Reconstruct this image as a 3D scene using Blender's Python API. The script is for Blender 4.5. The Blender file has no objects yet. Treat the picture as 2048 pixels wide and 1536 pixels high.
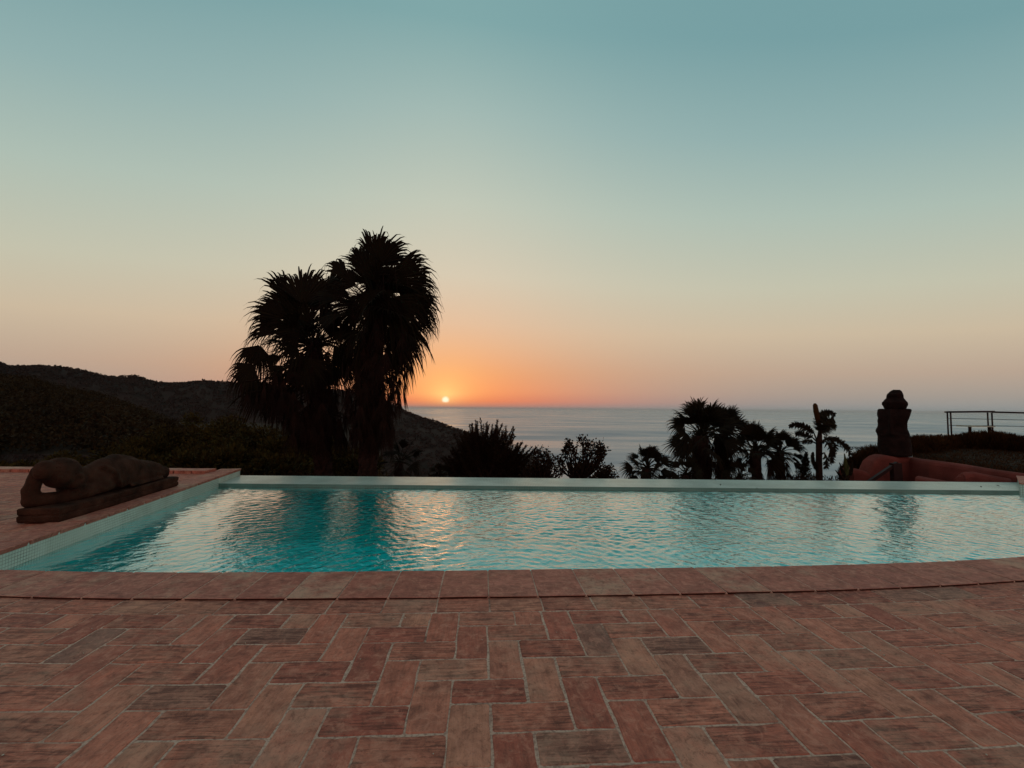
import bpy, math, random
import numpy as np
from mathutils import Vector, Matrix, noise

rnd = random.Random(7)
npr = np.random.RandomState(11)
SC = bpy.context.scene
COL = SC.collection

# ------------------------------------------------------------------ camera
F_PX = 870.0
CAM = Vector((0, 0, 1.10))
PITCH = math.atan(48.5 / F_PX)
ROLL = math.atan(0.0091)
_F = Vector((0, math.cos(PITCH), math.sin(PITCH)))
_R0 = Vector((1, 0, 0)); _U0 = Vector((0, -math.sin(PITCH), math.cos(PITCH)))
_R = _R0 * math.cos(ROLL) + _U0 * math.sin(ROLL)
_U = _U0 * math.cos(ROLL) - _R0 * math.sin(ROLL)
cd = bpy.data.cameras.new("camera")
cd.sensor_width = 36; cd.lens = F_PX / 2048 * 36
cd.clip_start = 0.05; cd.clip_end = 200000
cam = bpy.data.objects.new("camera", cd); COL.objects.link(cam)
cam.matrix_world = Matrix(((_R.x, _U.x, -_F.x, CAM.x), (_R.y, _U.y, -_F.y, CAM.y), (_R.z, _U.z, -_F.z, CAM.z), (0, 0, 0, 1)))
SC.camera = cam


def ray(px, py):
    return _F * F_PX + _R * (px - 1024) - _U * (py - 768)


def P(px, py, Y):
    """point seen at a photo pixel, at distance Y down the garden"""
    d = ray(px, py); return CAM + d * (Y / d.y)


def G(px, py, z=0.0):
    """point seen at a photo pixel, on the level z"""
    d = ray(px, py); return CAM + d * ((z - CAM.z) / d.z)


def proj(p):
    v = Vector(p) - CAM
    w = v.dot(_F)
    if w < 0.05:
        return None
    return 1024 + F_PX * v.dot(_R) / w, 768 - F_PX * v.dot(_U) / w


def lin(c):
    return tuple((x / 255 / 12.92) if x / 255 <= 0.04045 else ((x / 255 + 0.055) / 1.055) ** 2.4 for x in c) + (1,)


# ------------------------------------------------------------------ colour, sky, sun
vs = SC.view_settings
SC.display_settings.display_device = 'sRGB'
vs.view_transform = 'Standard'; vs.look = 'None'; vs.exposure = 0; vs.gamma = 1; vs.use_curve_mapping = False
SC.cycles.use_denoising = True
SC.cycles.max_bounces = 12; SC.cycles.diffuse_bounces = 6; SC.cycles.transparent_max_bounces = 12; SC.cycles.glossy_bounces = 4
SC.cycles.sample_clamp_indirect = 4

sund = ray(891, 800).normalized()
SUN_EL = math.asin(sund.z); SUN_AZ = math.atan2(sund.x, sund.y)

world = bpy.data.worlds.new("World"); SC.world = world; world.use_nodes = True
wt = world.node_tree; wt.nodes.clear()


class NT:
    def __init__(s, t): s.t = t
    def n(s, typ, **kw):
        nd = s.t.nodes.new(typ)
        for k, v in kw.items():
            if k.startswith('i_'):
                nd.inputs[k[2:].replace('_', ' ')].default_value = v
            else:
                setattr(nd, k, v)
        return nd
    def l(s, a, b): s.t.links.new(a, b)
    def math(s, op, a, b=None, clamp=False):
        nd = s.t.nodes.new('ShaderNodeMath'); nd.operation = op; nd.use_clamp = clamp
        for i, v in enumerate((a, b)):
            if v is None: continue
            if isinstance(v, (int, float)): nd.inputs[i].default_value = v
            else: s.l(v, nd.inputs[i])
        return nd.outputs[0]
    def ramp(s, fac, stops, interp='LINEAR'):
        nd = s.t.nodes.new('ShaderNodeValToRGB'); cr = nd.color_ramp; cr.interpolation = interp
        while len(cr.elements) < len(stops): cr.elements.new(0.5)
        for e, (p, c) in zip(cr.elements, stops):
            e.position = p; e.color = c if len(c) == 4 else tuple(c) + (1,)
        s.l(fac, nd.inputs[0]); return nd.outputs[0]
    def mix(s, fac, a, b, mode='MIX'):
        nd = s.t.nodes.new('ShaderNodeMix'); nd.data_type = 'RGBA'; nd.blend_type = mode
        for i, v in ((0, fac), (6, a), (7, b)):
            if isinstance(v, (int, float)): nd.inputs[i].default_value = v
            elif isinstance(v, (tuple, list)): nd.inputs[i].default_value = v if len(v) == 4 else tuple(v) + (1,)
            else: s.l(v, nd.inputs[i])
        return nd.outputs[2]


w = NT(wt)
geo = w.n('ShaderNodeNewGeometry')
neg = w.n('ShaderNodeVectorMath', operation='SCALE'); neg.inputs[3].default_value = -1.0
w.l(geo.outputs['Incoming'], neg.inputs[0])
sep = w.n('ShaderNodeSeparateXYZ'); w.l(neg.outputs[0], sep.inputs[0])
el = w.math('ARCSINE', sep.outputs[2])                         # elevation, radians
az = w.math('ARCTAN2', sep.outputs[0], sep.outputs[1])
dz = w.math('SUBTRACT', az, SUN_AZ)
# the pale glow stands highest over the sun and sinks to either side
lift = w.math('ADD', 1.0, w.math('MULTIPLY', w.math('POWER', w.math('DIVIDE', w.math('ABSOLUTE', dz), math.radians(59), True), 2.0), 0.38))
elf = w.math('DIVIDE', w.math('MULTIPLY', el, lift), math.radians(80), True)
D_ = lambda deg: deg / 80.0
cool = w.ramp(elf, [(0, lin((140, 147, 147))), (D_(1.8), lin((160, 153, 145))), (D_(4.9), lin((182, 162, 145))), (D_(10), lin((200, 183, 158))),
                    (D_(16), lin((193, 192, 171))), (D_(25), lin((171, 188, 177))), (D_(34), lin((143, 173, 172))), (D_(44), lin((117, 157, 161))), (1.0, lin((106, 153, 158)))])
warm = w.ramp(elf, [(0, lin((165, 120, 112))), (D_(0.9), lin((224, 118, 82))), (D_(2.2), lin((232, 140, 94))), (D_(4.5), lin((226, 154, 108))), (D_(8), lin((222, 175, 138))), (D_(11), lin((218, 187, 157))),
                    (D_(17), lin((210, 200, 177))), (D_(25.6), lin((191, 198, 182))), (D_(35), lin((161, 184, 178))), (D_(43), lin((127, 166, 167))), (1.0, lin((108, 155, 160)))])
wide = w.math('POWER', 2.718, w.math('MULTIPLY', w.math('POWER', w.math('DIVIDE', w.math('ABSOLUTE', dz), math.radians(23)), 1.7), -1.0))
# away from the sunset the unseen sky is pink low down (the twilight arch), greyer overhead, brightened as fill
back = w.ramp(elf, [(0, lin((150, 128, 128))), (D_(6), lin((205, 160, 148))), (D_(20), lin((216, 184, 170))), (D_(42), lin((190, 182, 172))), (1.0, lin((112, 156, 160)))])
behind = w.math('DIVIDE', w.math('SUBTRACT', w.math('ABSOLUTE', dz), math.radians(64)), math.radians(60), True)
skyc = w.mix(wide, w.mix(behind, cool, back), warm)
# glow round the sun
vd = w.n('ShaderNodeVectorMath', operation='DOT_PRODUCT'); w.l(neg.outputs[0], vd.inputs[0]); vd.inputs[1].default_value = tuple(sund)
ang = w.math('ARCCOSINE', w.math('MINIMUM', vd.outputs['Value'], 0.9999999))
g1 = w.math('POWER', 2.718, w.math('MULTIPLY', w.math('DIVIDE', ang, math.radians(2.3)), -1.0))
g2 = w.math('POWER', 2.718, w.math('MULTIPLY', w.math('DIVIDE', ang, math.radians(7.5)), -1.0))
skyc = w.mix(w.math('MULTIPLY', g2, 0.16), skyc, lin((240, 132, 76)))
up = w.math('MULTIPLY', w.math('ADD', w.math('DIVIDE', w.math('SUBTRACT', el, SUN_EL), math.radians(1.2)), 0.9), 0.55, True)
skyc = w.mix(w.math('MULTIPLY', g1, w.math('MULTIPLY', up, 1.15, True)), skyc, lin((255, 222, 140)))
disc = w.math('DIVIDE', w.math('SUBTRACT', math.radians(0.56), ang), math.radians(0.32), True)
lowcut = w.math('DIVIDE', w.math('SUBTRACT', el, SUN_EL - math.radians(0.42)), math.radians(0.28), True)
skyc = w.mix(w.math('MULTIPLY', disc, lowcut), skyc, (1.1, 1.0, 0.72, 1))
# physical sky adds a little of its own colour variation
nish = w.n('ShaderNodeTexSky', sky_type='NISHITA', sun_disc=False, sun_elevation=max(SUN_EL, math.radians(1.0)), sun_rotation=SUN_AZ, altitude=120, dust_density=2.0)
bg1 = w.n('ShaderNodeBackground', i_Strength=0.012); w.l(nish.outputs[0], bg1.inputs[0])
bg2 = w.n('ShaderNodeBackground', i_Strength=1.0); w.l(skyc, bg2.inputs[0])
add = w.n('ShaderNodeAddShader'); w.l(bg1.outputs[0], add.inputs[0]); w.l(bg2.outputs[0], add.inputs[1])
wo = w.n('ShaderNodeOutputWorld'); w.l(add.outputs[0], wo.inputs[0])

sl = bpy.data.lights.new("sun", 'SUN'); sl.energy = 0.018; sl.angle = math.radians(5); sl.color = (1.0, 0.5, 0.22)
so = bpy.data.objects.new("sun", sl); COL.objects.link(so)
so.rotation_euler = (-sund).to_track_quat('-Z', 'Y').to_euler(); so.location = (0, 0, 30)

# ------------------------------------------------------------------ helpers


def mesh_from(name, verts, faces, mat=None, uvs=None, smooth=False):
    me = bpy.data.meshes.new(name)
    me.from_pydata([tuple(v) for v in verts], [], faces)
    if uvs is not None:
        uv = me.uv_layers.new(name="uv")
        flat = [c for f in uvs for p in f for c in p]
        uv.data.foreach_set('uv', flat)
    if mat: me.materials.append(mat)
    if smooth: me.polygons.foreach_set('use_smooth', [True] * len(me.polygons))
    me.update()
    return me


def obj(name, me, parent=None, loc=None, **props):
    o = bpy.data.objects.new(name, me); COL.objects.link(o)
    if parent: o.parent = parent
    if loc is not None: o.location = loc
    for k, v in props.items(): o[k] = v
    return o


def thing(name, label, cat, loc=(0, 0, 0), rz=0, group=None):
    o = bpy.data.objects.new(name, None); COL.objects.link(o)
    o.location = loc; o.rotation_euler = (0, 0, rz); o.empty_display_size = 0.2
    o['label'] = label; o['category'] = cat
    if group: o['group'] = group
    return o


class MB:
    """collects triangles and quads, in coordinates relative to an origin"""
    def __init__(s, org=(0, 0, 0)): s.v = []; s.f = []; s.o = Vector(org)
    def add(s, vs_, fs):
        b = len(s.v); s.v += [Vector(v) - s.o for v in vs_]; s.f += [tuple(i + b for i in f) for f in fs]
    def tube(s, pts, rads, n=8, cap=True):
        pts = [Vector(p) for p in pts]; vv = []
        ref = Vector((0.13, 0.21, 1)).normalized()
        for i, p in enumerate(pts):
            t = (pts[min(i + 1, len(pts) - 1)] - pts[max(i - 1, 0)]).normalized()
            a = t.cross(ref)
            if a.length < 0.1: a = t.cross(Vector((1, 0, 0)))
            a.normalize(); b = t.cross(a)
            for k in range(n):
                th = 2 * math.pi * k / n
                vv.append(p + (a * math.cos(th) + b * math.sin(th)) * rads[i])
        ff = [(i * n + k, i * n + (k + 1) % n, (i + 1) * n + (k + 1) % n, (i + 1) * n + k) for i in range(len(pts) - 1) for k in range(n)]
        if cap:
            ff.append(tuple(range(n - 1, -1, -1))); m = (len(pts) - 1) * n; ff.append(tuple(range(m, m + n)))
        s.add(vv, ff)
    def box(s, a, b, c=None):
        """box between two opposite corners"""
        x0, y0, z0 = a; x1, y1, z1 = b
        s.add([(x0, y0, z0), (x1, y0, z0), (x1, y1, z0), (x0, y1, z0), (x0, y0, z1), (x1, y0, z1), (x1, y1, z1), (x0, y1, z1)],
              [(3, 2, 1, 0), (4, 5, 6, 7), (0, 1, 5, 4), (1, 2, 6, 5), (2, 3, 7, 6), (3, 0, 4, 7)])
    def mesh(s, name, mat, smooth=False): return mesh_from(name, s.v, s.f, mat, smooth=smooth)


def lerp(a, b, t): return a + (b - a) * t


def interp(x, pts):
    if x <= pts[0][0]: return pts[0][1]
    for (a, b), (c, d) in zip(pts, pts[1:]):
        if x <= c: return b + (d - b) * (x - a) / (c - a)
    return pts[-1][1]


# ------------------------------------------------------------------ materials
def mat(name):
    m = bpy.data.materials.new(name); m.use_nodes = True
    t = NT(m.node_tree); p = m.node_tree.nodes['Principled BSDF']
    return m, t, p


def simple(name, col, rough=0.8, var=0.25, scale=4.0, bump=0.0, metal=0.0, spec=0.1, bscale=None, coords='Object'):
    m, t, p = mat(name)
    tc = t.n('ShaderNodeTexCoord'); nz = t.n('ShaderNodeTexNoise', i_Scale=scale, i_Detail=5.0); t.l(tc.outputs[coords], nz.inputs['Vector'])
    lo = tuple(c * (1 - var) for c in col); hi = tuple(min(1, c * (1 + var)) for c in col)
    t.l(t.ramp(nz.outputs[0], [(0.3, lo), (0.7, hi)]), p.inputs['Base Color'])
    p.inputs['Roughness'].default_value = rough; p.inputs['Metallic'].default_value = metal
    p.inputs['Specular IOR Level'].default_value = spec
    if bump:
        n2 = t.n('ShaderNodeTexNoise', i_Scale=bscale or scale * 6, i_Detail=6.0); t.l(tc.outputs[coords], n2.inputs['Vector'])
        b = t.n('ShaderNodeBump', i_Strength=bump, i_Distance=0.01); t.l(n2.outputs[0], b.inputs['Height']); t.l(b.outputs[0], p.inputs['Normal'])
    return m


def brick_material(name, cols, wash=0.5, stri=1.0, wash_scale=2.2):
    m, t, p = mat(name)
    tc = t.n('ShaderNodeTexCoord'); oi = t.n('ShaderNodeObjectInfo'); ge = t.n('ShaderNodeNewGeometry')
    off = t.n('ShaderNodeVectorMath', operation='SCALE'); off.inputs[0].default_value = (37.0, 19.0, 11.0); t.l(oi.outputs['Random'], off.inputs[3])
    ad = t.n('ShaderNodeVectorMath', operation='ADD'); t.l(tc.outputs['Object'], ad.inputs[0]); t.l(off.outputs[0], ad.inputs[1])
    base = t.ramp(oi.outputs['Random'], cols)
    # broad mottling inside the brick
    n1 = t.n('ShaderNodeTexNoise', i_Scale=9.0, i_Detail=6.0, i_Roughness=0.62); t.l(ad.outputs[0], n1.inputs['Vector'])
    c = t.mix(t.ramp(n1.outputs[0], [(0.35, (0, 0, 0)), (0.7, (0.75,) * 3)]), base, (0.24, 0.075, 0.052))
    # striations along the length, left by the hand that wiped the clay
    mp = t.n('ShaderNodeMapping'); mp.inputs['Scale'].default_value = (4.5, 52.0, 1.0); t.l(ad.outputs[0], mp.inputs['Vector'])
    n2 = t.n('ShaderNodeTexNoise', i_Scale=1.0, i_Detail=5.0, i_Roughness=0.62, i_Distortion=1.4); t.l(mp.outputs[0], n2.inputs['Vector'])
    c = t.mix(t.math('MULTIPLY', t.ramp(n2.outputs[0], [(0.44, (0, 0, 0)), (0.64, (1, 1, 1))]), 0.8 * stri), c, (0.085, 0.024, 0.019))
    # grey lime bloom lying across neighbouring bricks, in place on the terrace
    n3 = t.n('ShaderNodeTexNoise', i_Scale=wash_scale, i_Detail=7.0, i_Roughness=0.65); t.l(ge.outputs['Position'], n3.inputs['Vector'])
    n4 = t.n('ShaderNodeTexNoise', i_Scale=14.0, i_Detail=6.0, i_Roughness=0.7); t.l(ad.outputs[0], n4.inputs['Vector'])
    rr = t.math('FRACT', t.math('MULTIPLY', oi.outputs['Random'], 57.31))
    s = t.math('ADD', t.math('ADD', n3.outputs[0], t.math('MULTIPLY', t.math('SUBTRACT', n4.outputs[0], 0.5), 0.55)), t.math('MULTIPLY', t.math('SUBTRACT', rr, 0.5), 0.26))
    c = t.mix(t.math('MULTIPLY', t.ramp(s, [(0.50, (0, 0, 0)), (0.74, (1, 1, 1))]), wash), c, (0.52, 0.31, 0.22))
    # pits and specks, and scuffed patches of paler clay
    vs3 = t.n('ShaderNodeTexNoise', i_Scale=22.0, i_Detail=8.0, i_Roughness=0.75, i_Distortion=0.6); t.l(ad.outputs[0], vs3.inputs['Vector'])
    c = t.mix(t.math('MULTIPLY', t.ramp(vs3.outputs[0], [(0.50, (0, 0, 0)), (0.62, (1, 1, 1))]), 0.45), c, (0.66, 0.27, 0.185))
    c = t.mix(t.math('MULTIPLY', t.ramp(vs3.outputs[0], [(0.34, (1, 1, 1)), (0.46, (0, 0, 0))]), 0.6), c, (0.10, 0.030, 0.022))
    vo = t.n('ShaderNodeTexNoise', i_Scale=95.0, i_Detail=3.0); t.l(ad.outputs[0], vo.inputs['Vector'])
    c = t.mix(t.math('MULTIPLY', t.ramp(vo.outputs[0], [(0.60, (0, 0, 0)), (0.75, (1, 1, 1))]), 0.5), c, (0.08, 0.03, 0.025))
    t.l(c, p.inputs['Base Color'])
    t.l(t.ramp(s, [(0.4, (0.62,) * 3), (0.8, (0.85,) * 3)]), p.inputs['Roughness'])
    p.inputs['Specular IOR Level'].default_value = 0.22
    h = t.math('ADD', t.math('MULTIPLY', n2.outputs[0], 0.9 * stri), t.math('ADD', t.math('MULTIPLY', n1.outputs[0], 0.9), t.math('MULTIPLY', vs3.outputs[0], 0.9)))
    b = t.n('ShaderNodeBump', i_Strength=0.9, i_Distance=0.007); t.l(h, b.inputs['Height']); t.l(b.outputs[0], p.inputs['Normal'])
    return m


M = {}
bc = [(0, (0.40, 0.094, 0.062)), (0.2, (0.55, 0.152, 0.096)), (0.45, (0.62, 0.195, 0.124)), (0.65, (0.47, 0.112, 0.075)), (0.88, (0.60, 0.23, 0.145)), (0.955, (0.34, 0.150, 0.110)), (1.0, (0.24, 0.115, 0.090))]
M['brick'] = brick_material('terracotta_brick', bc, 0.40, 1.0)
M['brick_cross'] = brick_material('terracotta_brick_plain', bc, 0.42, 0.35)
M['coping'] = brick_material('terracotta_coping', [(0, (0.46, 0.135, 0.096)), (0.5, (0.52, 0.170, 0.122)), (1.0, (0.43, 0.118, 0.086))], 0.72, 0.4, 3.2)
m, t, p = mat('lime_mortar'); M['mortar'] = m
ge = t.n('ShaderNodeNewGeometry')
n1 = t.n('ShaderNodeTexNoise', i_Scale=3.4, i_Detail=5.0, i_Roughness=0.7); t.l(ge.outputs['Position'], n1.inputs['Vector'])
n2 = t.n('ShaderNodeTexNoise', i_Scale=90.0, i_Detail=4.0); t.l(ge.outputs['Position'], n2.inputs['Vector'])
c = t.ramp(n1.outputs[0], [(0.30, (0.16, 0.06, 0.045)), (0.42, (0.52, 0.31, 0.24)), (0.7, (0.66, 0.42, 0.33))])
c = t.mix(t.ramp(n2.outputs[0], [(0.45, (0, 0, 0)), (0.65, (0.6,) * 3)]), c, (0.2, 0.09, 0.07))
t.l(c, p.inputs['Base Color']); p.inputs['Roughness'].default_value = 0.95; p.inputs['Specular IOR Level'].default_value = 0.1
b_ = t.n('ShaderNodeBump', i_Strength=1.0, i_Distance=0.006); t.l(n2.outputs[0], b_.inputs['Height']); t.l(b_.outputs[0], p.inputs['Normal'])
M['stucco'] = simple('red_stucco', (0.150, 0.034, 0.028), 0.95, 0.35, 2.2, 0.9, bscale=40)
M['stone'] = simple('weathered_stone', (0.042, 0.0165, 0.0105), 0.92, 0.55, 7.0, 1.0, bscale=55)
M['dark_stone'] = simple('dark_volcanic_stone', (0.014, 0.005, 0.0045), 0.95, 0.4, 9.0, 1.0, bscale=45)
M['metal'] = simple('dark_metal', (0.03, 0.012, 0.012), 0.5, 0.2, 8.0, 0.1, 0.4)
M['bark'] = simple('bark', (0.024, 0.010, 0.008), 0.95, 0.5, 12.0, 1.0)
M['dead'] = simple('dry_frond', (0.015, 0.005, 0.003), 0.9, 0.4, 5.0)
M['pale_wood'] = simple('pale_wood', (0.42, 0.38, 0.31), 0.7, 0.2, 6.0)
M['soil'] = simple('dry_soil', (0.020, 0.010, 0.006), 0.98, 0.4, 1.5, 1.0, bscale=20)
M['concrete'] = simple('grey_render', (0.2, 0.17, 0.14), 0.95, 0.25, 3.0, 0.4)


def leaf_material(name, a, b, scale=1.5, trans=0.12):
    m, t, p = mat(name)
    ge = t.n('ShaderNodeNewGeometry')
    nz = t.n('ShaderNodeTexNoise', i_Scale=scale, i_Detail=4.0); t.l(ge.outputs['Position'], nz.inputs['Vector'])
    f = t.math('ADD', t.math('MULTIPLY', nz.outputs[0], 0.6), t.math('MULTIPLY', ge.outputs['Random Per Island'], 0.4))
    t.l(t.ramp(f, [(0.25, a), (0.75, b)]), p.inputs['Base Color'])
    p.inputs['Roughness'].default_value = 0.8; p.inputs['Specular IOR Level'].default_value = 0.06
    return m


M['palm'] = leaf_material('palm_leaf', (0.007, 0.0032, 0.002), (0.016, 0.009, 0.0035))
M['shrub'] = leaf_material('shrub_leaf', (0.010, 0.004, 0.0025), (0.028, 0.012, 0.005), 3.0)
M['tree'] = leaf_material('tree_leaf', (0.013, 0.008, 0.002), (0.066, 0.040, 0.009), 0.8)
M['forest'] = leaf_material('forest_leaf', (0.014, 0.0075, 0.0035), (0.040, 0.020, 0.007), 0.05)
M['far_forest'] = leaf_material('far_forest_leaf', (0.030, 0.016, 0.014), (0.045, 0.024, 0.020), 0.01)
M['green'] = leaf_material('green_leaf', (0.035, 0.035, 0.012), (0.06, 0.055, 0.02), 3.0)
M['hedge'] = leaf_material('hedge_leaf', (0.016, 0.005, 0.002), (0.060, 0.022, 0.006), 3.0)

# mosaic (25 mm tiles, too small on the picture to be pieces of their own)
def mosaic(name, tile, grout, rough=0.25):
    m, t, p = mat(name)
    uv = t.n('ShaderNodeUVMap', uv_map='uv')
    br = t.n('ShaderNodeTexBrick', offset=0.0, squash=1.0)
    br.inputs['Scale'].default_value = 1.0; br.inputs['Mortar Size'].default_value = 0.0022; br.inputs['Mortar Smooth'].default_value = 0.2
    br.inputs['Brick Width'].default_value = 0.0254; br.inputs['Row Height'].default_value = 0.0254; br.inputs['Bias'].default_value = 0
    br.inputs['Color1'].default_value = tuple(c * 0.93 for c in tile) + (1,); br.inputs['Color2'].default_value = tuple(tile) + (1,); br.inputs['Mortar'].default_value = tuple(grout) + (1,)
    t.l(uv.outputs[0], br.inputs['Vector'])
    nz = t.n('ShaderNodeTexNoise', i_Scale=2.5, i_Detail=6.0, i_Roughness=0.6); t.l(uv.outputs[0], nz.inputs['Vector'])
    # limescale film: hides the joints here and there, most of all low on the wall
    film = t.ramp(nz.outputs[0], [(0.42, (0, 0, 0)), (0.62, (0.8,) * 3)])
    st3 = t.n('ShaderNodeTexNoise', i_Scale=1.1, i_Detail=8.0, i_Roughness=0.7); t.l(uv.outputs[0], st3.inputs['Vector'])
    c = t.mix(film, br.outputs[0], tuple(c * 0.97 for c in tile))
    c = t.mix(t.math('MULTIPLY', t.ramp(st3.outputs[0], [(0.42, (1, 1, 1)), (0.56, (0, 0, 0))]), 0.38), c, tuple(v_ * 0.55 for v_ in (tile[0], tile[1] * 0.95, tile[2] * 0.9)))
    t.l(c, p.inputs['Base Color']); p.inputs['Roughness'].default_value = rough
    b = t.n('ShaderNodeBump', i_Strength=0.4, i_Distance=0.002); b.invert = True; t.l(br.outputs['Fac'], b.inputs['Height']); t.l(b.outputs[0], p.inputs['Normal'])
    return m


M['mosaic'] = mosaic('pale_mosaic', (0.50, 0.60, 0.53), (0.10, 0.11, 0.09), 0.35)
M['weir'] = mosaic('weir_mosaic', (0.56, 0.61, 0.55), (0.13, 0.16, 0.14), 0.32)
M['basin'] = mosaic('basin_mosaic', (0.12, 0.85, 0.83), (0.10, 0.79, 0.78), 0.6)
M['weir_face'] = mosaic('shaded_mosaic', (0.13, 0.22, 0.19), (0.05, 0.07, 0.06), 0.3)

# pool water
m, t, p = mat('pool_water'); M['water'] = m
nt = m.node_tree; nt.nodes.remove(p); out = [n for n in nt.nodes if n.type == 'OUTPUT_MATERIAL'][0]
ge = t.n('ShaderNodeNewGeometry')
nz = t.n('ShaderNodeTexNoise', i_Scale=17.0, i_Detail=3.0, i_Roughness=0.5, i_Distortion=0.5); t.l(ge.outputs['Position'], nz.inputs['Vector'])
bp = t.n('ShaderNodeBump', i_Strength=0.7, i_Distance=0.014); t.l(nz.outputs[0], bp.inputs['Height'])
sx = t.n('ShaderNodeSeparateXYZ'); t.l(ge.outputs['Position'], sx.inputs[0])
calm = t.n('ShaderNodeTexNoise', i_Scale=0.7, i_Detail=2.0); t.l(ge.outputs['Position'], calm.inputs['Vector'])
shel = t.n('ShaderNodeMapRange'); t.l(sx.outputs[0], shel.inputs[0]); shel.inputs[1].default_value = -4.0; shel.inputs[2].default_value = -1.6; shel.inputs[3].default_value = 0.12; shel.inputs[4].default_value = 0.62
t.l(t.math('MULTIPLY', shel.outputs[0], t.math('ADD', 0.45, t.math('MULTIPLY', calm.outputs[0], 1.1))), bp.inputs['Strength'])
fr = t.n('ShaderNodeFresnel', i_IOR=1.33); t.l(bp.outputs[0], fr.inputs['Normal'])
gl = t.n('ShaderNodeBsdfGlossy', i_Roughness=0.03); gl.inputs[0].default_value = (1, 1, 1, 1); t.l(bp.outputs[0], gl.inputs['Normal'])
tr = t.n('ShaderNodeBsdfTransparent'); tr.inputs[0].default_value = (0.16, 1.0, 1.0, 1)
mx = t.n('ShaderNodeMixShader'); t.l(t.math('MINIMUM', t.math('MULTIPLY', fr.outputs[0], 2.15), 0.95), mx.inputs[0]); t.l(tr.outputs[0], mx.inputs[1]); t.l(gl.outputs[0], mx.inputs[2])
t.l(mx.outputs[0], out.inputs[0])

# sea
m, t, p = mat('sea_water'); M['sea'] = m
ge = t.n('ShaderNodeNewGeometry')
mp = t.n('ShaderNodeMapping'); mp.inputs['Scale'].default_value = (0.0009, 0.0035, 1.0); mp.inputs['Rotation'].default_value = (0, 0, 0.12); t.l(ge.outputs['Position'], mp.inputs['Vector'])
n1 = t.n('ShaderNodeTexNoise', i_Scale=1.0, i_Detail=6.0, i_Roughness=0.62, i_Distortion=0.7); t.l(mp.outputs[0], n1.inputs['Vector'])
n2 = t.n('ShaderNodeTexNoise', i_Scale=0.045, i_Detail=5.0, i_Roughness=0.7); t.l(ge.outputs['Position'], n2.inputs['Vector'])
t.l(t.ramp(n1.outputs[0], [(0.35, (0.13, 0.21, 0.30)), (0.65, (0.24, 0.34, 0.43))]), p.inputs['Base Color'])
t.l(t.ramp(n1.outputs[0], [(0.36, (0.42,) * 3), (0.62, (0.22,) * 3)]), p.inputs['Roughness'])
p.inputs['IOR'].default_value = 1.33
b = t.n('ShaderNodeBump', i_Strength=0.38, i_Distance=2.6); t.l(t.math('ADD', n2.outputs[0], t.math('MULTIPLY', n1.outputs[0], 2.0)), b.inputs['Height']); t.l(b.outputs[0], p.inputs['Normal'])

# ------------------------------------------------------------------ pool outline on the ground
ZC = 0.012      # top of the coping tiles
ZW = -0.152     # water
ZE = -0.104     # top of the overflow edge
YW0, YW1 = 6.82, 7.62


def fitcurve(pix, z, deg):
    pts = [G(x, y, z) for x, y in pix]
    return np.polyfit([p.x for p in pts], [p.y for p in pts], deg), pts


pin, _a = fitcurve([(0, 1141.5), (150, 1143), (340, 1145), (625, 1146), (800, 1144.5), (976, 1140), (1180, 1138.5), (1322, 1137), (1560, 1133), (1775, 1128.5), (1920, 1122), (2048, 1114)], ZC, 4)
pout, _b = fitcurve([(0, 1191.8), (165, 1194), (270, 1197), (450, 1197), (700, 1197), (800, 1195), (973, 1192), (1281, 1188), (1640, 1180.4), (1903, 1169.5), (2048, 1160)], ZC, 4)
XA, XB = -3.25, 3.9


def ext(poly, X):
    if X < XA:
        s = np.polyval(np.polyder(poly), XA); return float(np.polyval(poly, XA) + min(max(s, -0.05), 0.05) * (X - XA))
    if X > XB:
        s = min(max(np.polyval(np.polyder(poly), XB), 0.2), 0.34); return float(np.polyval(poly, XB) + s * (X - XB) + 0.012 * (X - XB) ** 2)
    return float(np.polyval(poly, X))


def Yo(X): return ext(pout, X)
def Yi(X): return max(ext(pin, X), Yo(X) + 0.30)


# left wall of the pool (inner face), a straight line
WL0 = G(19, 1137, ZW); WL1 = G(456, 965.6, ZW)
sl_ = (WL1.x - WL0.x) / (WL1.y - WL0.y)
def XL(Y): return WL0.x + sl_ * (Y - WL0.y)
CW = 0.31    # coping width on the left
cosl = 1 / math.sqrt(1 + sl_ * sl_)
def XLo(Y): return XL(Y) - CW / cosl
# right side: off the picture but for its far end
RW = [(8.78, 7.62), (7.88, 6.80), (8.25, 6.2), (8.45, 5.5), (8.45, 5.2)]
def XR(Y): return interp(Y, [(b, a) for a, b in reversed(RW)])


print("coping", [(round(x, 1), round(Yo(x), 2), round(Yi(x), 2)) for x in (-4, -3, -2, -1, 0, 1, 2, 3, 4, 6, 8)], "left", XL(2.8), XL(6.8), sl_)

# ------------------------------------------------------------------ terrain, sea, hills
def structure(name, me, parent=None): return obj(name, me, parent, kind='structure')


SEA_Z = -120.0
vv = []; ff = []; rings = [60, 300, 700, 1500, 3000, 6000, 12000, 25000, 50000, 90000]; n = 64
for r in rings:
    for k in range(n): a = 2 * math.pi * k / n; vv.append((r * math.cos(a), r * math.sin(a), SEA_Z))
for i in range(len(rings) - 1):
    for k in range(n): ff.append((i * n + k, i * n + (k + 1) % n, (i + 1) * n + (k + 1) % n, (i + 1) * n + k))
ff.append(tuple(range(n)))
structure('sea', mesh_from('sea', vv, ff, M['sea']))

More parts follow.
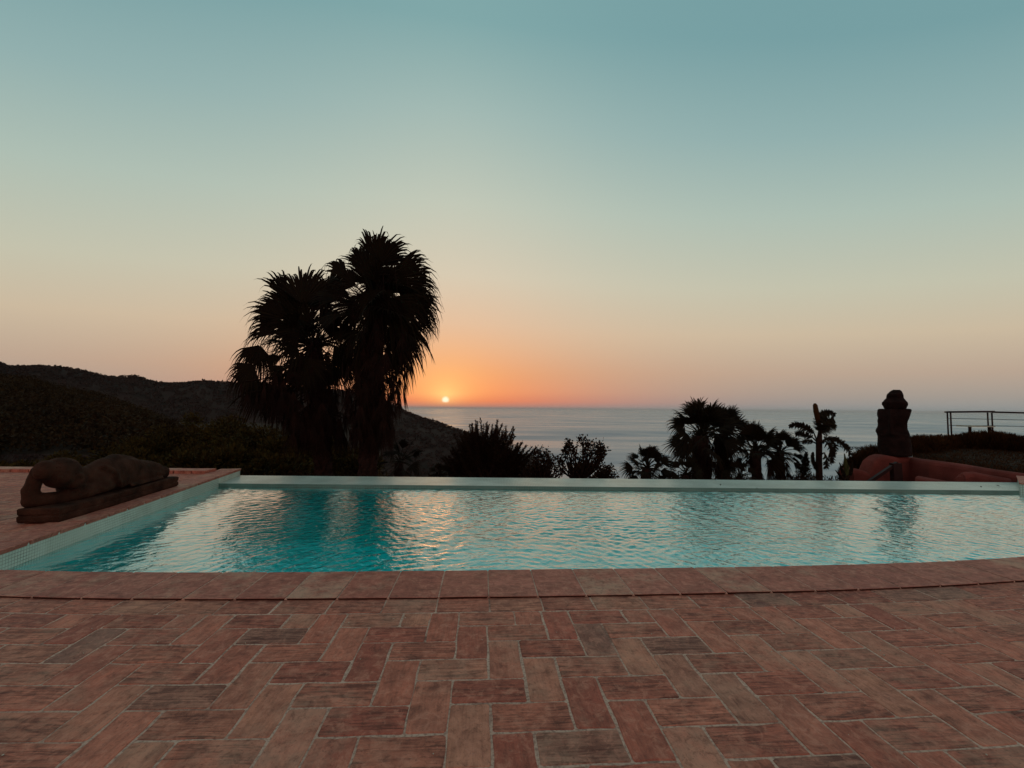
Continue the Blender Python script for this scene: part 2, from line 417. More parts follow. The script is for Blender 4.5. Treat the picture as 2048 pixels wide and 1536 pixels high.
# hill ground the terrace stands on: falls steeply towards the sea, less so to the west
def ground_z(x, y):
    d = max(0.0, y - 7.4)
    left = max(0.0, min(1.0, (-x - 1.0) / 14.0))
    z = -2.9 - d * lerp(0.27, 0.19, left)
    # garden terrace to the right of the statue wall
    g = min(max((x - max(9.1, 0.86 * y + 0.2)) / 0.5, 0), 1) * min(max((15.5 - y) / 1.5, 0), 1)
    z = lerp(z, 0.02 + 0.02 * (y - 8), g)
    z = z if y > 7.4 or abs(x) > 12 else z
    return z + 0.12 * noise.noise(Vector((x * 0.5, y * 0.5, 0))) * (0.3 if g > 0.5 else 1.0)


vv = []; ff = []
xs = [-420, -250, -150, -100, -70, -50, -38, -28, -22, -17, -13, -10, -8, -6, -4, -2, 0, 2, 4, 6, 7, 8, 8.6, 9.0, 9.3, 9.7, 10.2, 11, 12, 13, 14, 15, 16, 17, 18, 20, 24, 30, 40, 60, 100, 200]
ys = [-40, -20, -8, -2, 3, 6, 7.0, 7.4, 7.8, 8.3, 9, 10, 11, 12, 13, 14, 14.8, 15.5, 16.2, 17, 18, 20, 23, 27, 32, 40, 50, 65, 85, 110, 150, 210, 300, 430]
for y in ys:
    for x in xs: vv.append((x, y, max(ground_z(x, y), SEA_Z - 5)))
nx = len(xs)
ff = [(j * nx + i, j * nx + i + 1, (j + 1) * nx + i + 1, (j + 1) * nx + i) for j in range(len(ys) - 1) for i in range(nx - 1)]
structure('ground', mesh_from('ground', vv, ff, M['soil'], smooth=True))


def hill(name, prof, front, back, zfoot, mat_, seed, rough_amp):
    """prof: ridge points (px, py, Y). The sheet runs down towards the viewer over `front` metres and away over `back`."""
    R = []
    for (a, b) in zip(prof, prof[1:]):
        k = max(2, int(abs(b[0] - a[0]) / 9))
        for i in range(k):
            t_ = i / k; R.append(P(lerp(a[0], b[0], t_), lerp(a[1], b[1], t_), lerp(a[2], b[2], t_)))
    R.append(P(*prof[-1]))
    ts = [-1, -0.5, -0.2, -0.07, 0, 0.05, 0.12, 0.2, 0.3, 0.4, 0.5, 0.62, 0.75, 0.87, 1.0]
    vv = []
    for p_ in R:
        hd = Vector((p_.x, p_.y, 0)).normalized()
        for t_ in ts:
            W = front if t_ > 0 else back
            q = p_ - hd * (W * t_)
            a = abs(t_)
            z = lerp(p_.z, zfoot, a ** 1.15 if t_ > 0 else a)
            am = rough_amp * min(1, a * 5)
            z += am * (noise.noise(Vector((q.x * 0.012 + seed, q.y * 0.012, 0))) + 0.4 * noise.noise(Vector((q.x * 0.05, q.y * 0.05, seed))))
            vv.append((q.x, q.y, z))
    m_ = len(ts)
    ff = [(i * m_ + j, i * m_ + j + 1, (i + 1) * m_ + j + 1, (i + 1) * m_ + j) for i in range(len(R) - 1) for j in range(m_ - 1)]
    structure(name, mesh_from(name, vv, ff, mat_, smooth=True))
    return vv, m_, len(R), ts


M['hill_far'] = simple('far_hillside', (0.028, 0.015, 0.012), 1.0, 0.5, 0.03, 0)
M['cliff'] = simple('cliff_hillside', (0.062, 0.036, 0.030), 1.0, 0.6, 0.05, 0)
far_prof = [(-900, 700, 420), (-300, 716, 560), (-30, 722, 660), (0, 728, 700), (14, 735, 700), (66, 734, 700), (121, 737, 710), (158, 742, 720), (182, 748, 720), (211, 755, 730), (231, 757, 740), (253, 754, 740), (275, 755, 750), (308, 766, 760),
            (325, 768, 760), (352, 769, 770), (374, 767, 780), (407, 764, 780), (450, 766, 800), (520, 774, 820), (600, 776, 840), (680, 782, 860), (740, 793, 870), (791, 815, 880), (813, 825, 880), (843, 837, 875), (875, 845, 865), (905, 857, 860), (935, 867, 850), (1000, 892, 830), (1060, 925, 810), (1100, 950, 800)]
fv, fm, fn, fts = hill('far_hills', far_prof, 430, 300, SEA_Z - 4, M['hill_far'], 3.1, 16)
mid_prof = [(-900, 742, 120), (-300, 757, 150), (0, 768, 175), (77, 779, 180), (110, 789, 180), (154, 796, 180), (198, 807, 180), (231, 818, 175), (275, 834, 170), (308, 848, 165), (350, 866, 160), (420, 890, 155), (520, 915, 150), (640, 935, 145), (760, 965, 140)]
mv, mm, mn, mts = hill('near_hillside', mid_prof, 140, 120, -9, M['soil'], 9.7, 3.0)


def fluffy(n_leaf, size, cx, cy, cz, rx, ry, rz, rs):
    """n small random faces on the shell of an ellipsoid; returns vertices (n*4) as an array"""
    u = rs.normal(size=(n_leaf, 3)); u /= np.linalg.norm(u, axis=1)[:, None]
    u[:, 2] = np.where(u[:, 2] < -0.35, -u[:, 2], u[:, 2])
    r = rs.uniform(0.62, 1.04, (n_leaf, 1)) * (1 + 0.22 * np.sin(u[:, :1] * 5 + cx) * np.cos(u[:, 1:2] * 6 + cy))
    c = u * r * np.array([rx, ry, rz]) + np.array([cx, cy, cz])
    a = rs.normal(size=(n_leaf, 3)); a /= np.linalg.norm(a, axis=1)[:, None]
    b = np.cross(a, rs.normal(size=(n_leaf, 3))); b /= np.linalg.norm(b, axis=1)[:, None]
    s = size * rs.uniform(0.6, 1.3, (n_leaf, 1))
    return np.stack([c - a * s, c - b * s * 0.6, c + a * s, c + b * s * 0.6], 1).reshape(-1, 3)


def quads_mesh(name, V, material):
    V = np.asarray(V, dtype=np.float32).reshape(-1, 3); nq = len(V) // 4
    me = bpy.data.meshes.new(name)
    me.vertices.add(len(V)); me.vertices.foreach_set('co', V.ravel())
    me.loops.add(nq * 4); me.loops.foreach_set('vertex_index', np.arange(nq * 4, dtype=np.int32))
    me.polygons.add(nq); me.polygons.foreach_set('loop_start', np.arange(0, nq * 4, 4, dtype=np.int32))
    me.polygons.foreach_set('loop_total', np.full(nq, 4, dtype=np.int32))
    me.materials.append(material); me.update(calc_edges=True); me.validate()
    return me


def scatter_forest(name, V, m_, n_, lo, hi, count, r0, r1, leaves, size, material, seed, ridge=0):
    rs = np.random.RandomState(seed); out = []
    idx = [j for j in range(m_ - 1) if lo <= fts_now[j] <= hi]
    for c in range(count + ridge):
        i = rs.randint(0, n_ - 1)
        j = idx[rs.randint(0, len(idx))] if c < count else fts_now.index(0) - 1
        a, b, c_, d = (Vector(V[i * m_ + j]), Vector(V[i * m_ + j + 1]), Vector(V[(i + 1) * m_ + j + 1]), Vector(V[(i + 1) * m_ + j]))
        u, v = rs.rand(), rs.rand()
        if c >= count: v = 1.0
        q = (a * (1 - v) + b * v) * (1 - u) + (d * (1 - v) + c_ * v) * u
        r = rs.uniform(r0, r1)
        out.append(fluffy(leaves, size, q.x, q.y, q.z + (r * 0.25 if c >= count else r * 0.4), r, r, r * rs.uniform(0.55, 0.9), rs))
    o = obj(name, quads_mesh(name, np.concatenate(out), material), kind='stuff')
    return o


fts_now = fts
scatter_forest('far_forest', fv, fm, fn, 0.0, 0.99, 13000, 2.0, 4.4, 16, 1.5, M['far_forest'], 5, ridge=1300)
fts_now = mts
scatter_forest('hillside_forest', mv, mm, mn, 0.0, 0.9, 3000, 1.8, 4.4, 150, 0.36, M['forest'], 6, ridge=170)

# ------------------------------------------------------------------ terrace
terrace = obj('terrace', None, kind='structure'); terrace['kind'] = 'structure'
# mortar bed under and between the bricks
vv = []; ff = []
XS = [-11 + 0.25 * i for i in range(93)]
for x in XS:
    for y in (-3.5, 0.8, Yo(x) - 0.02, Yi(x)): vv.append((x, y, -0.0026))
for i in range(len(XS) - 1):
    for j in range(3): ff.append((i * 4 + j, (i + 1) * 4 + j, (i + 1) * 4 + j + 1, i * 4 + j + 1))
b0 = len(vv)
for y in (Yi(-4.0) - 0.2, 4, 5, 6, 7.12): vv += [(-11, y, -0.0031), (XL(y), y, -0.0031)]
for i in range(4): ff.append((b0 + 2 * i, b0 + 2 * i + 1, b0 + 2 * i + 3, b0 + 2 * i + 2))
b0 = len(vv)
for y in (4.9, 5.5, 6.2, 6.8, 7.62): vv += [(XR(y), y, -0.0078), (13, y, -0.0078)]
for i in range(4): ff.append((b0 + 2 * i, b0 + 2 * i + 1, b0 + 2 * i + 3, b0 + 2 * i + 2))
structure('mortar_bed', mesh_from('mortar_bed', vv, ff, M['mortar']), terrace)
# retaining wall under the far edge of the left terrace, and its kerb of rounded tiles
mb = MB(); mb.box((-11, 7.10, -6), (XL(7.4) - 0.05, 7.30, -0.012)); mb.box((-11.0, -3.5, -6), (-10.8, 7.1, -0.012))
structure('retaining_wall', mb.mesh('retaining_wall', M['stucco']), terrace)


def clip_poly(poly, f):
    out = []
    for i in range(len(poly)):
        a, b = poly[i], poly[(i + 1) % len(poly)]
        fa, fb = f(a), f(b)
        if fa >= 0: out.append(a)
        if (fa >= 0) != (fb >= 0):
            t_ = fa / (fa - fb); out.append((lerp(a[0], b[0], t_), lerp(a[1], b[1], t_)))
    return out


def area(p): return 0.5 * abs(sum(p[i][0] * p[(i + 1) % len(p)][1] - p[(i + 1) % len(p)][0] * p[i][1] for i in range(len(p))))


def slab_piece(poly, ztop, thick, rs, jit=0.0042, bev=0.0035, tilt=0.0007, npt=10, rot=0.0, origin=None, under=0.0):
    """paver with wavering edges and a worn arris. Returns (verts, faces, centre, angle)"""
    cx = sum(p[0] for p in poly) / len(poly); cy = sum(p[1] for p in poly) / len(poly)
    per = [math.dist(poly[i], poly[(i + 1) % len(poly)]) for i in range(len(poly))]; tot = sum(per)
    pts = []
    for i in range(len(poly)):
        a, b = poly[i], poly[(i + 1) % len(poly)]
        k = max(1, round(npt * per[i] / tot))
        for s in range(k):
            t_ = s / k
            if s == 0 and per[i] > 0.03:     # worn corner: one point either side of it
                t_ = rs.uniform(0.003, 0.009) / per[i]
            x, y = lerp(a[0], b[0], t_), lerp(a[1], b[1], t_)
            jj = jit * (0.35 if s == 0 else 1)
            pts.append((x + rs.uniform(-jj, jj), y + rs.uniform(-jj, jj)))
        if per[i] > 0.03:
            t_ = 1 - rs.uniform(0.003, 0.009) / per[i]
            pts.append((lerp(a[0], b[0], t_) + rs.uniform(-jit, jit) * .35, lerp(a[1], b[1], t_) + rs.uniform(-jit, jit) * .35))
    tx, ty = rs.uniform(-tilt, tilt) * 8, rs.uniform(-tilt, tilt) * 8
    dz = rs.uniform(-tilt, tilt)
    c, s_ = math.cos(-rot), math.sin(-rot)
    def L(x, y, z):
        dx, dy = x - cx, y - cy
        return (dx * c - dy * s_, dx * s_ + dy * c, z)
    n_ = len(pts); v = []
    for (x, y) in pts:
        k = 1 - under / (math.hypot(x - cx, y - cy) or 1)
        v.append(L(cx + (x - cx) * k, cy + (y - cy) * k, ztop - thick))
    for (x, y) in pts: v.append(L(x, y, ztop - bev * 0.9 + dz + tx * (x - cx) + ty * (y - cy)))
    for (x, y) in pts:
        d = math.hypot(x - cx, y - cy) or 1
        k = 1 - bev * rs.uniform(0.8, 1.6) / d
        X, Y = cx + (x - cx) * k, cy + (y - cy) * k
        v.append(L(X, Y, ztop + dz + tx * (X - cx) + ty * (Y - cy)))
    f = [(i, (i + 1) % n_, n_ + (i + 1) % n_, n_ + i) for i in range(n_)]
    f += [(n_ + i, n_ + (i + 1) % n_, 2 * n_ + (i + 1) % n_, 2 * n_ + i) for i in range(n_)]
    f.append(tuple(range(2 * n_, 3 * n_)))
    return v, f, (cx, cy), rot


# herringbone laid in courses that follow the curve of the coping
BW = 0.1465; GAP = 0.0040
SKEW = 0.074
def uv2xy(u, v):
    X = u + SKEW * v
    return X, Yo(X) - v


anch = G(975, 1281, 0)
v0 = Yo(G(975, 1222, 0).x) - G(975, 1222, 0).y     # soldier course ends here
va = Yo(anch.x) - anch.y
ua = anch.x - SKEW * va
v0 = va - 2 * BW
brs = random.Random(3)
bricks = []   # (polygon in xy, rotation)


def put(u0, v_0, u1, v_1, horiz):
    u0 += GAP * brs.uniform(0.7, 1.25); u1 -= GAP * brs.uniform(0.7, 1.25); v_0 += GAP * brs.uniform(0.7, 1.25); v_1 -= GAP * brs.uniform(0.7, 1.25)
    base = [(u0, v_0), (u1, v_0), (u1, v_1), (u0, v_1)]
    um, vm = (u0 + u1) / 2, (v_0 + v_1) / 2
    x0, y0 = uv2xy(um, vm)
    a = uv2xy(um + 0.1, vm) if horiz else uv2xy(um, vm - 0.1)
    ang_ = math.atan2(a[1] - y0, a[0] - x0)
    res = []
    if v_1 > v0 + 0.02:
        q = clip_poly(base, lambda p_: p_[1] - (v0 + GAP))
        res.append([uv2xy(*p_) for p_ in q])
    if v_0 < v0:
        q = clip_poly(base, lambda p_: (v0 - GAP) - p_[1]) if v_1 > v0 else base
        q = [uv2xy(*p_) for p_ in q]
        q = clip_poly(q, lambda p_: (XLo(p_[1]) - 0.008) - p_[0])
        q = clip_poly(q, lambda p_: 7.10 - p_[1])
        res.append(q)
    for q in res:
        if len(q) >= 3 and area(q) > 0.004:
            if all(-10.5 < p_[0] < 11.5 and p_[1] > -2.9 for p_ in q): bricks.append((q, ang_, horiz))


NI = 90
for i in range(-NI, NI):
    for j in range(-40, 44):
        dd = (i - j) % 4
        u0_, v0_ = ua + i * BW, va + j * BW
        if abs(u0_) > 11 or v0_ > 6.4: continue
        if v0_ < v0 - 2.1 * BW and u0_ > -3.6: continue
        if dd == 1: put(u0_, v0_, u0_ + 2 * BW, v0_ + BW, True)
        elif dd == 0: put(u0_, v0_, u0_ + BW, v0_ + 2 * BW, False)
# course of stretchers along the coping
u = -3.75 - brs.random() * 0.1
js = G(876, 1200, 0)
uu = js.x - SKEW * (Yo(js.x) - js.y)
k = -60
while k < 60:
    u0_ = uu + k * 2 * BW; k += 1
    q = [(u0_ + GAP, -0.03), (u0_ + 2 * BW - GAP, -0.03), (u0_ + 2 * BW - GAP, v0 - GAP), (u0_ + GAP, v0 - GAP)]
    q = [uv2xy(*p_) for p_ in q]
    q = clip_poly(q, lambda p_: p_[0] - (XLo(p_[1]) + 0.006))
    if len(q) >= 3 and area(q) > 0.004 and q[0][0] < 9: bricks.append((q, math.atan2(q[1][1] - q[0][1], q[1][0] - q[0][0]) if len(q) == 4 else 0.0, True))


def screen_size(q):
    pr = [proj((x, y, 0)) for x, y in q]
    if any(p_ is None for p_ in pr): return -1
    xs_ = [p_[0] for p_ in pr]; ys_ = [p_[1] for p_ in pr]
    if max(xs_) < -10 or min(xs_) > 2058 or max(ys_) < 0 or min(ys_) > 1546: return -1
    return area(pr)


order = sorted(range(len(bricks)), key=lambda i: -screen_size(bricks[i][0]))
rest_v = []; rest_f = []
for rank, i in enumerate(order):
    q, rot, hz = bricks[i]
    if rank < 296:
        v, f, c, r = slab_piece(q, 0.0, 0.03, brs, rot=rot)
        me = mesh_from('paving_brick', v, f, M['brick' if hz else 'brick_cross'])
        o = obj('paving_brick', me, terrace, (c[0], c[1], 0)); o.rotation_euler = (0, 0, rot)
    else:
        v, f, c, r = slab_piece(q, 0.0, 0.02, brs, npt=6, rot=0)
        b0 = len(rest_v); rest_v += [(a + c[0], b + c[1], d) for a, b, d in v]; rest_f += [tuple(x + b0 for x in ff_) for ff_ in f]
obj('outer_paving', mesh_from('outer_paving', rest_v, rest_f, M['brick']), terrace, kind='stuff')
print('bricks', len(bricks))

# low rounded kerb along the far edge of the left terrace
def bull_tile(poly, ztop, zbot, rs, rot, nose=True):
    return slab_piece(poly, ztop, ztop - zbot, rs, jit=0.0015, bev=0.0022, tilt=0.0006, npt=10, rot=rot, under=0.012)


y_k = 7.05
x_ = -10.4
while x_ < XLo(7.1) - 0.1:
    x1 = min(x_ + 0.286, XLo(7.1) - 0.02)
    if x1 - x_ > 0.08:
        v, f, c, r = bull_tile([(x_ + 0.003, 7.07), (x1 - 0.003, 7.07), (x1 - 0.003, 7.35), (x_ + 0.003, 7.35)], 0.05, -0.03, brs, 0)
        o = obj('kerb_tile', mesh_from('kerb_tile', v, f, M['coping']), terrace, (c[0], c[1], 0))
    x_ += 0.292

# ------------------------------------------------------------------ pool
pool = thing('swimming_pool', 'turquoise infinity pool with pale mosaic sides and terracotta coping', 'pool', (0, 5, 0))
PO = Vector((0, 5, 0))
# outline of the basin, anticlockwise from the near left corner
outl = []
yl0 = Yi(XL(2.8)); xl0 = XL(yl0)
xx = xl0
while xx < 8.3: outl.append((xx, Yi(xx))); xx += 0.25
xx = 8.4
near_n = len(outl)
outl += [(XR(5.5), max(5.5, Yi(8.4) + 0.05)), (XR(6.2), 6.2), (7.88, YW0)]
i_w0 = len(outl) - 1
outl.append((XL(YW0), YW0))
vv = []; ff = []; uvs = []
per = 0.0
ZB = -0.95
def wall_strip(a, b, z1, z0, u0_):
    L_ = math.dist(a, b); b0 = len(vv)
    vv.extend([(a[0], a[1] - 5, z0), (b[0], b[1] - 5, z0), (b[0], b[1] - 5, z1), (a[0], a[1] - 5, z1)])
    ff.append((b0, b0 + 3, b0 + 2, b0 + 1)); uvs.append([(u0_, z0), (u0_, z1), (u0_ + L_, z1), (u0_ + L_, z0)])
    return u0_ + L_
nO = len(outl)
for i in range(nO):
    a, b = outl[i], outl[(i + 1) % nO]
    if i == i_w0: continue
    per = wall_strip(a, b, -0.004, ZW - 0.02, per)
wallm = mesh_from('mosaic_wall', vv, ff, M['mosaic'], uvs)
obj('mosaic_wall', wallm, pool)
vv = []; ff = []; uvs = []
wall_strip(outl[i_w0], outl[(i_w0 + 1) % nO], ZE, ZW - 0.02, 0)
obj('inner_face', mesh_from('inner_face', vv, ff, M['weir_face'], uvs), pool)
# the walls beyond the front of the overflow edge
vv = []; ff = []; uvs = []
wall_strip((XL(YW0), YW0), (XL(YW1), YW1), -0.004, ZE - 0.02, 0)
obj('return_wall', mesh_from('return_wall', vv, ff, M['mosaic'], uvs), pool)
vv = []; ff = []; uvs = []
wall_strip((8.78, 7.62), (7.88, 6.82), -0.004, ZE - 0.02, 0)
obj('return_wall', mesh_from('return_wall', vv, ff, M['mosaic'], uvs), pool)
vv = []; ff = []; uvs = []; per = 0
for i in range(nO):
    per = wall_strip(outl[i], outl[(i + 1) % nO], ZW - 0.0203, ZB, per)
b0 = len(vv); vv += [(a, b - 5, ZB + 0.001) for a, b in outl]; ff.append(tuple(range(b0, b0 + nO))); uvs.append([(a, b) for a, b in outl])
obj('basin', mesh_from('basin', vv, ff, M['basin'], uvs), pool)
# overflow edge
vv = []; ff = []; uvs = []
def quad(a, b, c, d, ua_):
    b0 = len(vv); vv.extend([(p_[0], p_[1] - 5, p_[2]) for p_ in (a, b, c, d)]); ff.append((b0, b0 + 1, b0 + 2, b0 + 3)); uvs.append(ua_)
xa, xb = XL(YW0) - 0.02, 7.90
quad((xa, YW0 + 0.004, ZE), (xb, YW0 + 0.004, ZE), (8.80, YW1, ZE), (XL(YW1) - 0.02, YW1, ZE), [(xa, 0), (xb, 0), (8.80, 0.80), (XL(YW1), 0.80)])
quad((XL(YW1) - 0.02, YW1, ZE), (8.80, YW1, ZE), (8.80, YW1, -5), (XL(YW1) - 0.02, YW1, -5), [(0, 0), (13, 0), (13, 5), (0, 5)])
obj('overflow_edge', mesh_from('overflow_edge', vv, ff, M['weir'], uvs), pool)

# coping: near side
ctop = ZC
M['side_shade'] = simple('shade_painted_clay', (0.05, 0.016, 0.012), 0.95, 0.4, 12.0)  # dark colour on the near tiles' sides paints in the shadow line there
def coping_piece(poly, rot, shade_sides=False):
    v, f, c, r = bull_tile(poly, ctop, -0.022, brs, rot)
    me = mesh_from('coping_tile', v, f, M['coping'])
    if shade_sides:
        me.materials.append(M['side_shade']); n_ = len(v) // 3
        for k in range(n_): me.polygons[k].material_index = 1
    o = obj('coping_tile', me, pool, (c[0], c[1] - 5, 0)); o.rotation_euler = (0, 0, rot)


cj = G(812 / 2.926 + 700, 1193, ZC)     # one joint seen in the photograph
ks = 0.2875
# joints fan out a little along the curve: directions from inner to outer edge
def joint(x):
    """outer-edge x -> inner-edge x"""
    return x - SKEW * 0.38
xs_j = []
x = cj.x
while x > -4.45: xs_j.append(x); x -= ks
xs_j.reverse(); x = cj.x + ks
while x < 8.2: xs_j.append(x); x += ks * 0.985
for a, b in zip(xs_j, xs_j[1:]):
    g = 0.0034
    ia, ib = joint(a), joint(b)
    q = [(a + g, Yo(a)), (b - g, Yo(b)), (ib - g, Yi(ib) + 0.012), (ia + g, Yi(ia) + 0.012)]
    if a < -3.6:
        q = clip_poly(q, lambda p_: p_[0] - (XLo(p_[1]) + 0.0))
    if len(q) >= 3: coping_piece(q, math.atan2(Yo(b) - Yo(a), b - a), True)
# left side
dvec = Vector((sl_, 1)).normalized(); nvec = Vector((-dvec.y, dvec.x))
st = Vector((XL(Yi(xl0) + 0.02), Yi(xl0) + 0.02))
Lt = (Vector((XL(YW1 + 0.02), YW1 + 0.02)) - st).length; nt_ = round(Lt / 0.292); stp = Lt / nt_
for k in range(nt_):
    a = st + dvec * (k * stp + 0.003) - nvec * 0.014; b = st + dvec * ((k + 1) * stp - 0.003) - nvec * 0.014
    q = [tuple(a), tuple(b), tuple(b + nvec * (CW + 0.012)), tuple(a + nvec * (CW + 0.012))]
    coping_piece(q, math.atan2(dvec.y, dvec.x))
# right end, just in the picture
dr = Vector((-0.75, -0.67)).normalized(); nr = Vector((-dr.y, dr.x))
rw = [(8.80, 7.64), (7.90, 6.82), (8.27, 6.2), (8.47, 5.5)]
for (a, b) in zip(rw, rw[1:]):
    a, b = Vector(a), Vector(b); L_ = (b - a).length; d = (b - a).normalized(); nn = Vector((-d.y, d.x)); k_ = max(1, round(L_ / 0.29))
    for k in range(k_):
        p0 = a + d * (L_ * k / k_ + 0.003) - nn * 0.012; p1 = a + d * (L_ * (k + 1) / k_ - 0.003) - nn * 0.012
        coping_piece([tuple(p0), tuple(p1), tuple(p1 + nn * 0.32), tuple(p0 + nn * 0.32)], math.atan2(d.y, d.x))
# mortar between coping tiles
vv = []; ff = []
for x in XS:
    if -4.3 <= x <= 8.4:
        vv += [(x, Yo(x) + 0.006 - 5, -0.02), (x, Yo(x) + 0.006 - 5, ctop - 0.0025), (x, Yi(x) - 5, ctop - 0.0025), (x, Yi(x) - 5, -0.018)]
for i in range(len(vv) // 4 - 1):
    for j in range(3): ff.append((i * 4 + j, (i + 1) * 4 + j, (i + 1) * 4 + j + 1, i * 4 + j + 1))
b0 = len(vv)
a = st; b = st + dvec * Lt
for p_ in (a, b):
    q_ = p_ + nvec * (CW - 0.008)
    vv += [(p_.x, p_.y - 5, -0.018), (p_.x, p_.y - 5, ctop - 0.0055), (q_.x, q_.y - 5, ctop - 0.0055), (q_.x, q_.y - 5, -0.02)]
for j in range(3): ff.append((b0 + j, b0 + j + 1, b0 + 4 + j + 1, b0 + 4 + j))
ff += [(b0, b0 + 3, b0 + 2, b0 + 1), (b0 + 4, b0 + 5, b0 + 6, b0 + 7)]
obj('coping_mortar', mesh_from('coping_mortar', vv, ff, M['mortar']), pool)
# solid body behind the left wall where the coping runs on past the terrace
mb = MB((0, 5, 0))
q0 = Vector((XL(YW1), YW1)); 
mb.add([(XL(6.9) - 0.012, 6.9, -0.019), (XL(YW1) - 0.012, YW1, -0.019), (XL(YW1) - 0.012, YW1, -5), (XL(6.9) - 0.012, 6.9, -5),
        (XLo(6.9) + 0.02, 6.9, -0.019), (XLo(YW1) + 0.02, YW1, -0.019), (XLo(YW1) + 0.02, YW1, -5), (XLo(6.9) + 0.02, 6.9, -5)],
       [(0, 1, 2, 3), (4, 7, 6, 5), (1, 5, 6, 2), (0, 4, 5, 1), (0, 3, 7, 4)])
obj('side_wall', mb.mesh('side_wall', M['stucco']), pool)

# water, rippled
NXW, NYW = 1100, 440
U, V_ = np.meshgrid(np.linspace(0, 1, NXW), np.linspace(0, 1, NYW))
yl_arr = np.linspace(2.7, YW0, 60)
X = np.full_like(U, 0.0); Y = np.full_like(U, 0.0)
Y = 2.8 + V_ * (YW0 - 2.8)
Yi_tab_x = np.linspace(-5, 9, 400); Yi_tab = np.array([Yi(x) for x in Yi_tab_x])
xr_y = np.array([5.2, 5.5, 6.2, 6.80, 6.83]); xr_x = np.array([8.4, 8.4, 8.25, 7.885, 7.885])
for it in range(3):
    XLv = WL0.x + sl_ * (Y - WL0.y)
    XRv = np.interp(Y, xr_y, xr_x)
    X = XLv + U * (XRv - XLv)
    yi = np.interp(X, Yi_tab_x, Yi_tab) - 0.0
    Y = yi + V_ * (YW0 - yi)
Z = np.zeros_like(X)
wrs = np.random.RandomState(4)
env = 0.75 + 0.35 * np.sin(0.9 * X + 0.6) * np.cos(1.3 * Y) 
for (cx, cy, lam, amp) in [(-0.4, 0.2, 0.105, 1.0), (1.5, -1.5, 0.135, 0.9), (-2.6, 1.4, 0.088, 0.9), (4.2, 0.8, 0.098, 0.9), (0.6, 1.2, 0.075, 0.7), (9.5, 5.0, 0.12, 0.5), (0.2, 12.0, 0.16, 0.5), (2.8, 1.0, 0.082, 0.9), (-6.5, 3.5, 0.11, 0.6)]:
    r = np.hypot(X - cx, Y - cy) + 0.02 * np.sin(6.3 * X - 4.1 * Y + cy) + 0.045 * np.sin(2.1 * X + cy) + 0.03 * np.sin(3.7 * Y + 1.3 * X) + 0.012 * np.sin(9 * X + 5 * Y + cx)
    loc = np.clip(0.5 + 0.7 * np.sin(1.7 * X + 2.3 * cy) * np.sin(1.9 * Y + cx), 0.05, 1.2)
    Z += 0.0019 * amp * loc * (lam / 0.15) * np.sin(2 * np.pi * r / lam + wrs.rand() * 6)
for _ in range(22):
    th = wrs.uniform(0, 2 * np.pi); lam = wrs.uniform(0.07, 0.3); k = 2 * np.pi / lam
    loc = np.clip(0.6 + 0.6 * np.sin(1.3 * X + th * 5) * np.sin(1.7 * Y + th * 9), 0.1, 1.2)
    Z += 0.0008 * loc * (lam / 0.15) ** 0.9 * np.sin(k * (X * np.cos(th) + Y * np.sin(th)) + 0.9 * np.sin(X * 1.7 + th * 3) + 0.9 * np.sin(Y * 2.3 + th) + wrs.rand() * 6)
env = env * np.clip((X - WL0.x - 0.3) / 2.2, 0.10, 1)
Z = Z * np.clip(env, 0.35, 1.2)
V3 = np.stack([X, Y, ZW + Z], -1).reshape(-1, 3)
ii = np.arange(NYW * NXW).reshape(NYW, NXW)
faces = np.stack([ii[:-1, :-1], ii[:-1, 1:], ii[1:, 1:], ii[1:, :-1]], -1).reshape(-1, 4)
me = bpy.data.meshes.new('pool_water')
me.vertices.add(len(V3)); me.vertices.foreach_set('co', V3.astype(np.float32).ravel())
me.loops.add(faces.size); me.loops.foreach_set('vertex_index', faces.astype(np.int32).ravel())
me.polygons.add(len(faces)); me.polygons.foreach_set('loop_start', np.arange(0, faces.size, 4, dtype=np.int32)); me.polygons.foreach_set('loop_total', np.full(len(faces), 4, dtype=np.int32))
me.polygons.foreach_set('use_smooth', np.ones(len(faces), dtype=bool))
me.materials.append(M['water']); me.update(calc_edges=True)
structure('pool_water', me)

# ------------------------------------------------------------------ sculpted stone: blobs fused into one skin
def blob(V, Fc, c, r, rot=None, seg=20, rings_=12, power=2.0):
    b0 = len(V); R_ = rot if rot is not None else Matrix.Identity(3)
    def sp(a, e=2.0 / power): return math.copysign(abs(a) ** e, a)
    for i in range(rings_ + 1):
        ph = math.pi * i / rings_ - math.pi / 2
        for k in range(seg):
            th = 2 * math.pi * k / seg
            q = Vector((r[0] * sp(math.cos(ph)) * sp(math.cos(th)), r[1] * sp(math.cos(ph)) * sp(math.sin(th)), r[2] * sp(math.sin(ph))))
            V.append(Vector(c) + R_ @ q)
    for i in range(rings_):
        for k in range(seg):
            Fc.append((b0 + i * seg + k, b0 + i * seg + (k + 1) % seg, b0 + (i + 1) * seg + (k + 1) % seg, b0 + (i + 1) * seg + k))


def limb(V, Fc, pts, rads, n_=12):
    t_ = MB(); 
    for i in range(len(pts)): blob(V, Fc, pts[i], (rads[i],) * 3, seg=12, rings_=8)
    t_.tube(pts, rads, n_)
    b0 = len(V); V += t_.v; Fc += [tuple(x + b0 for x in f) for f in t_.f]


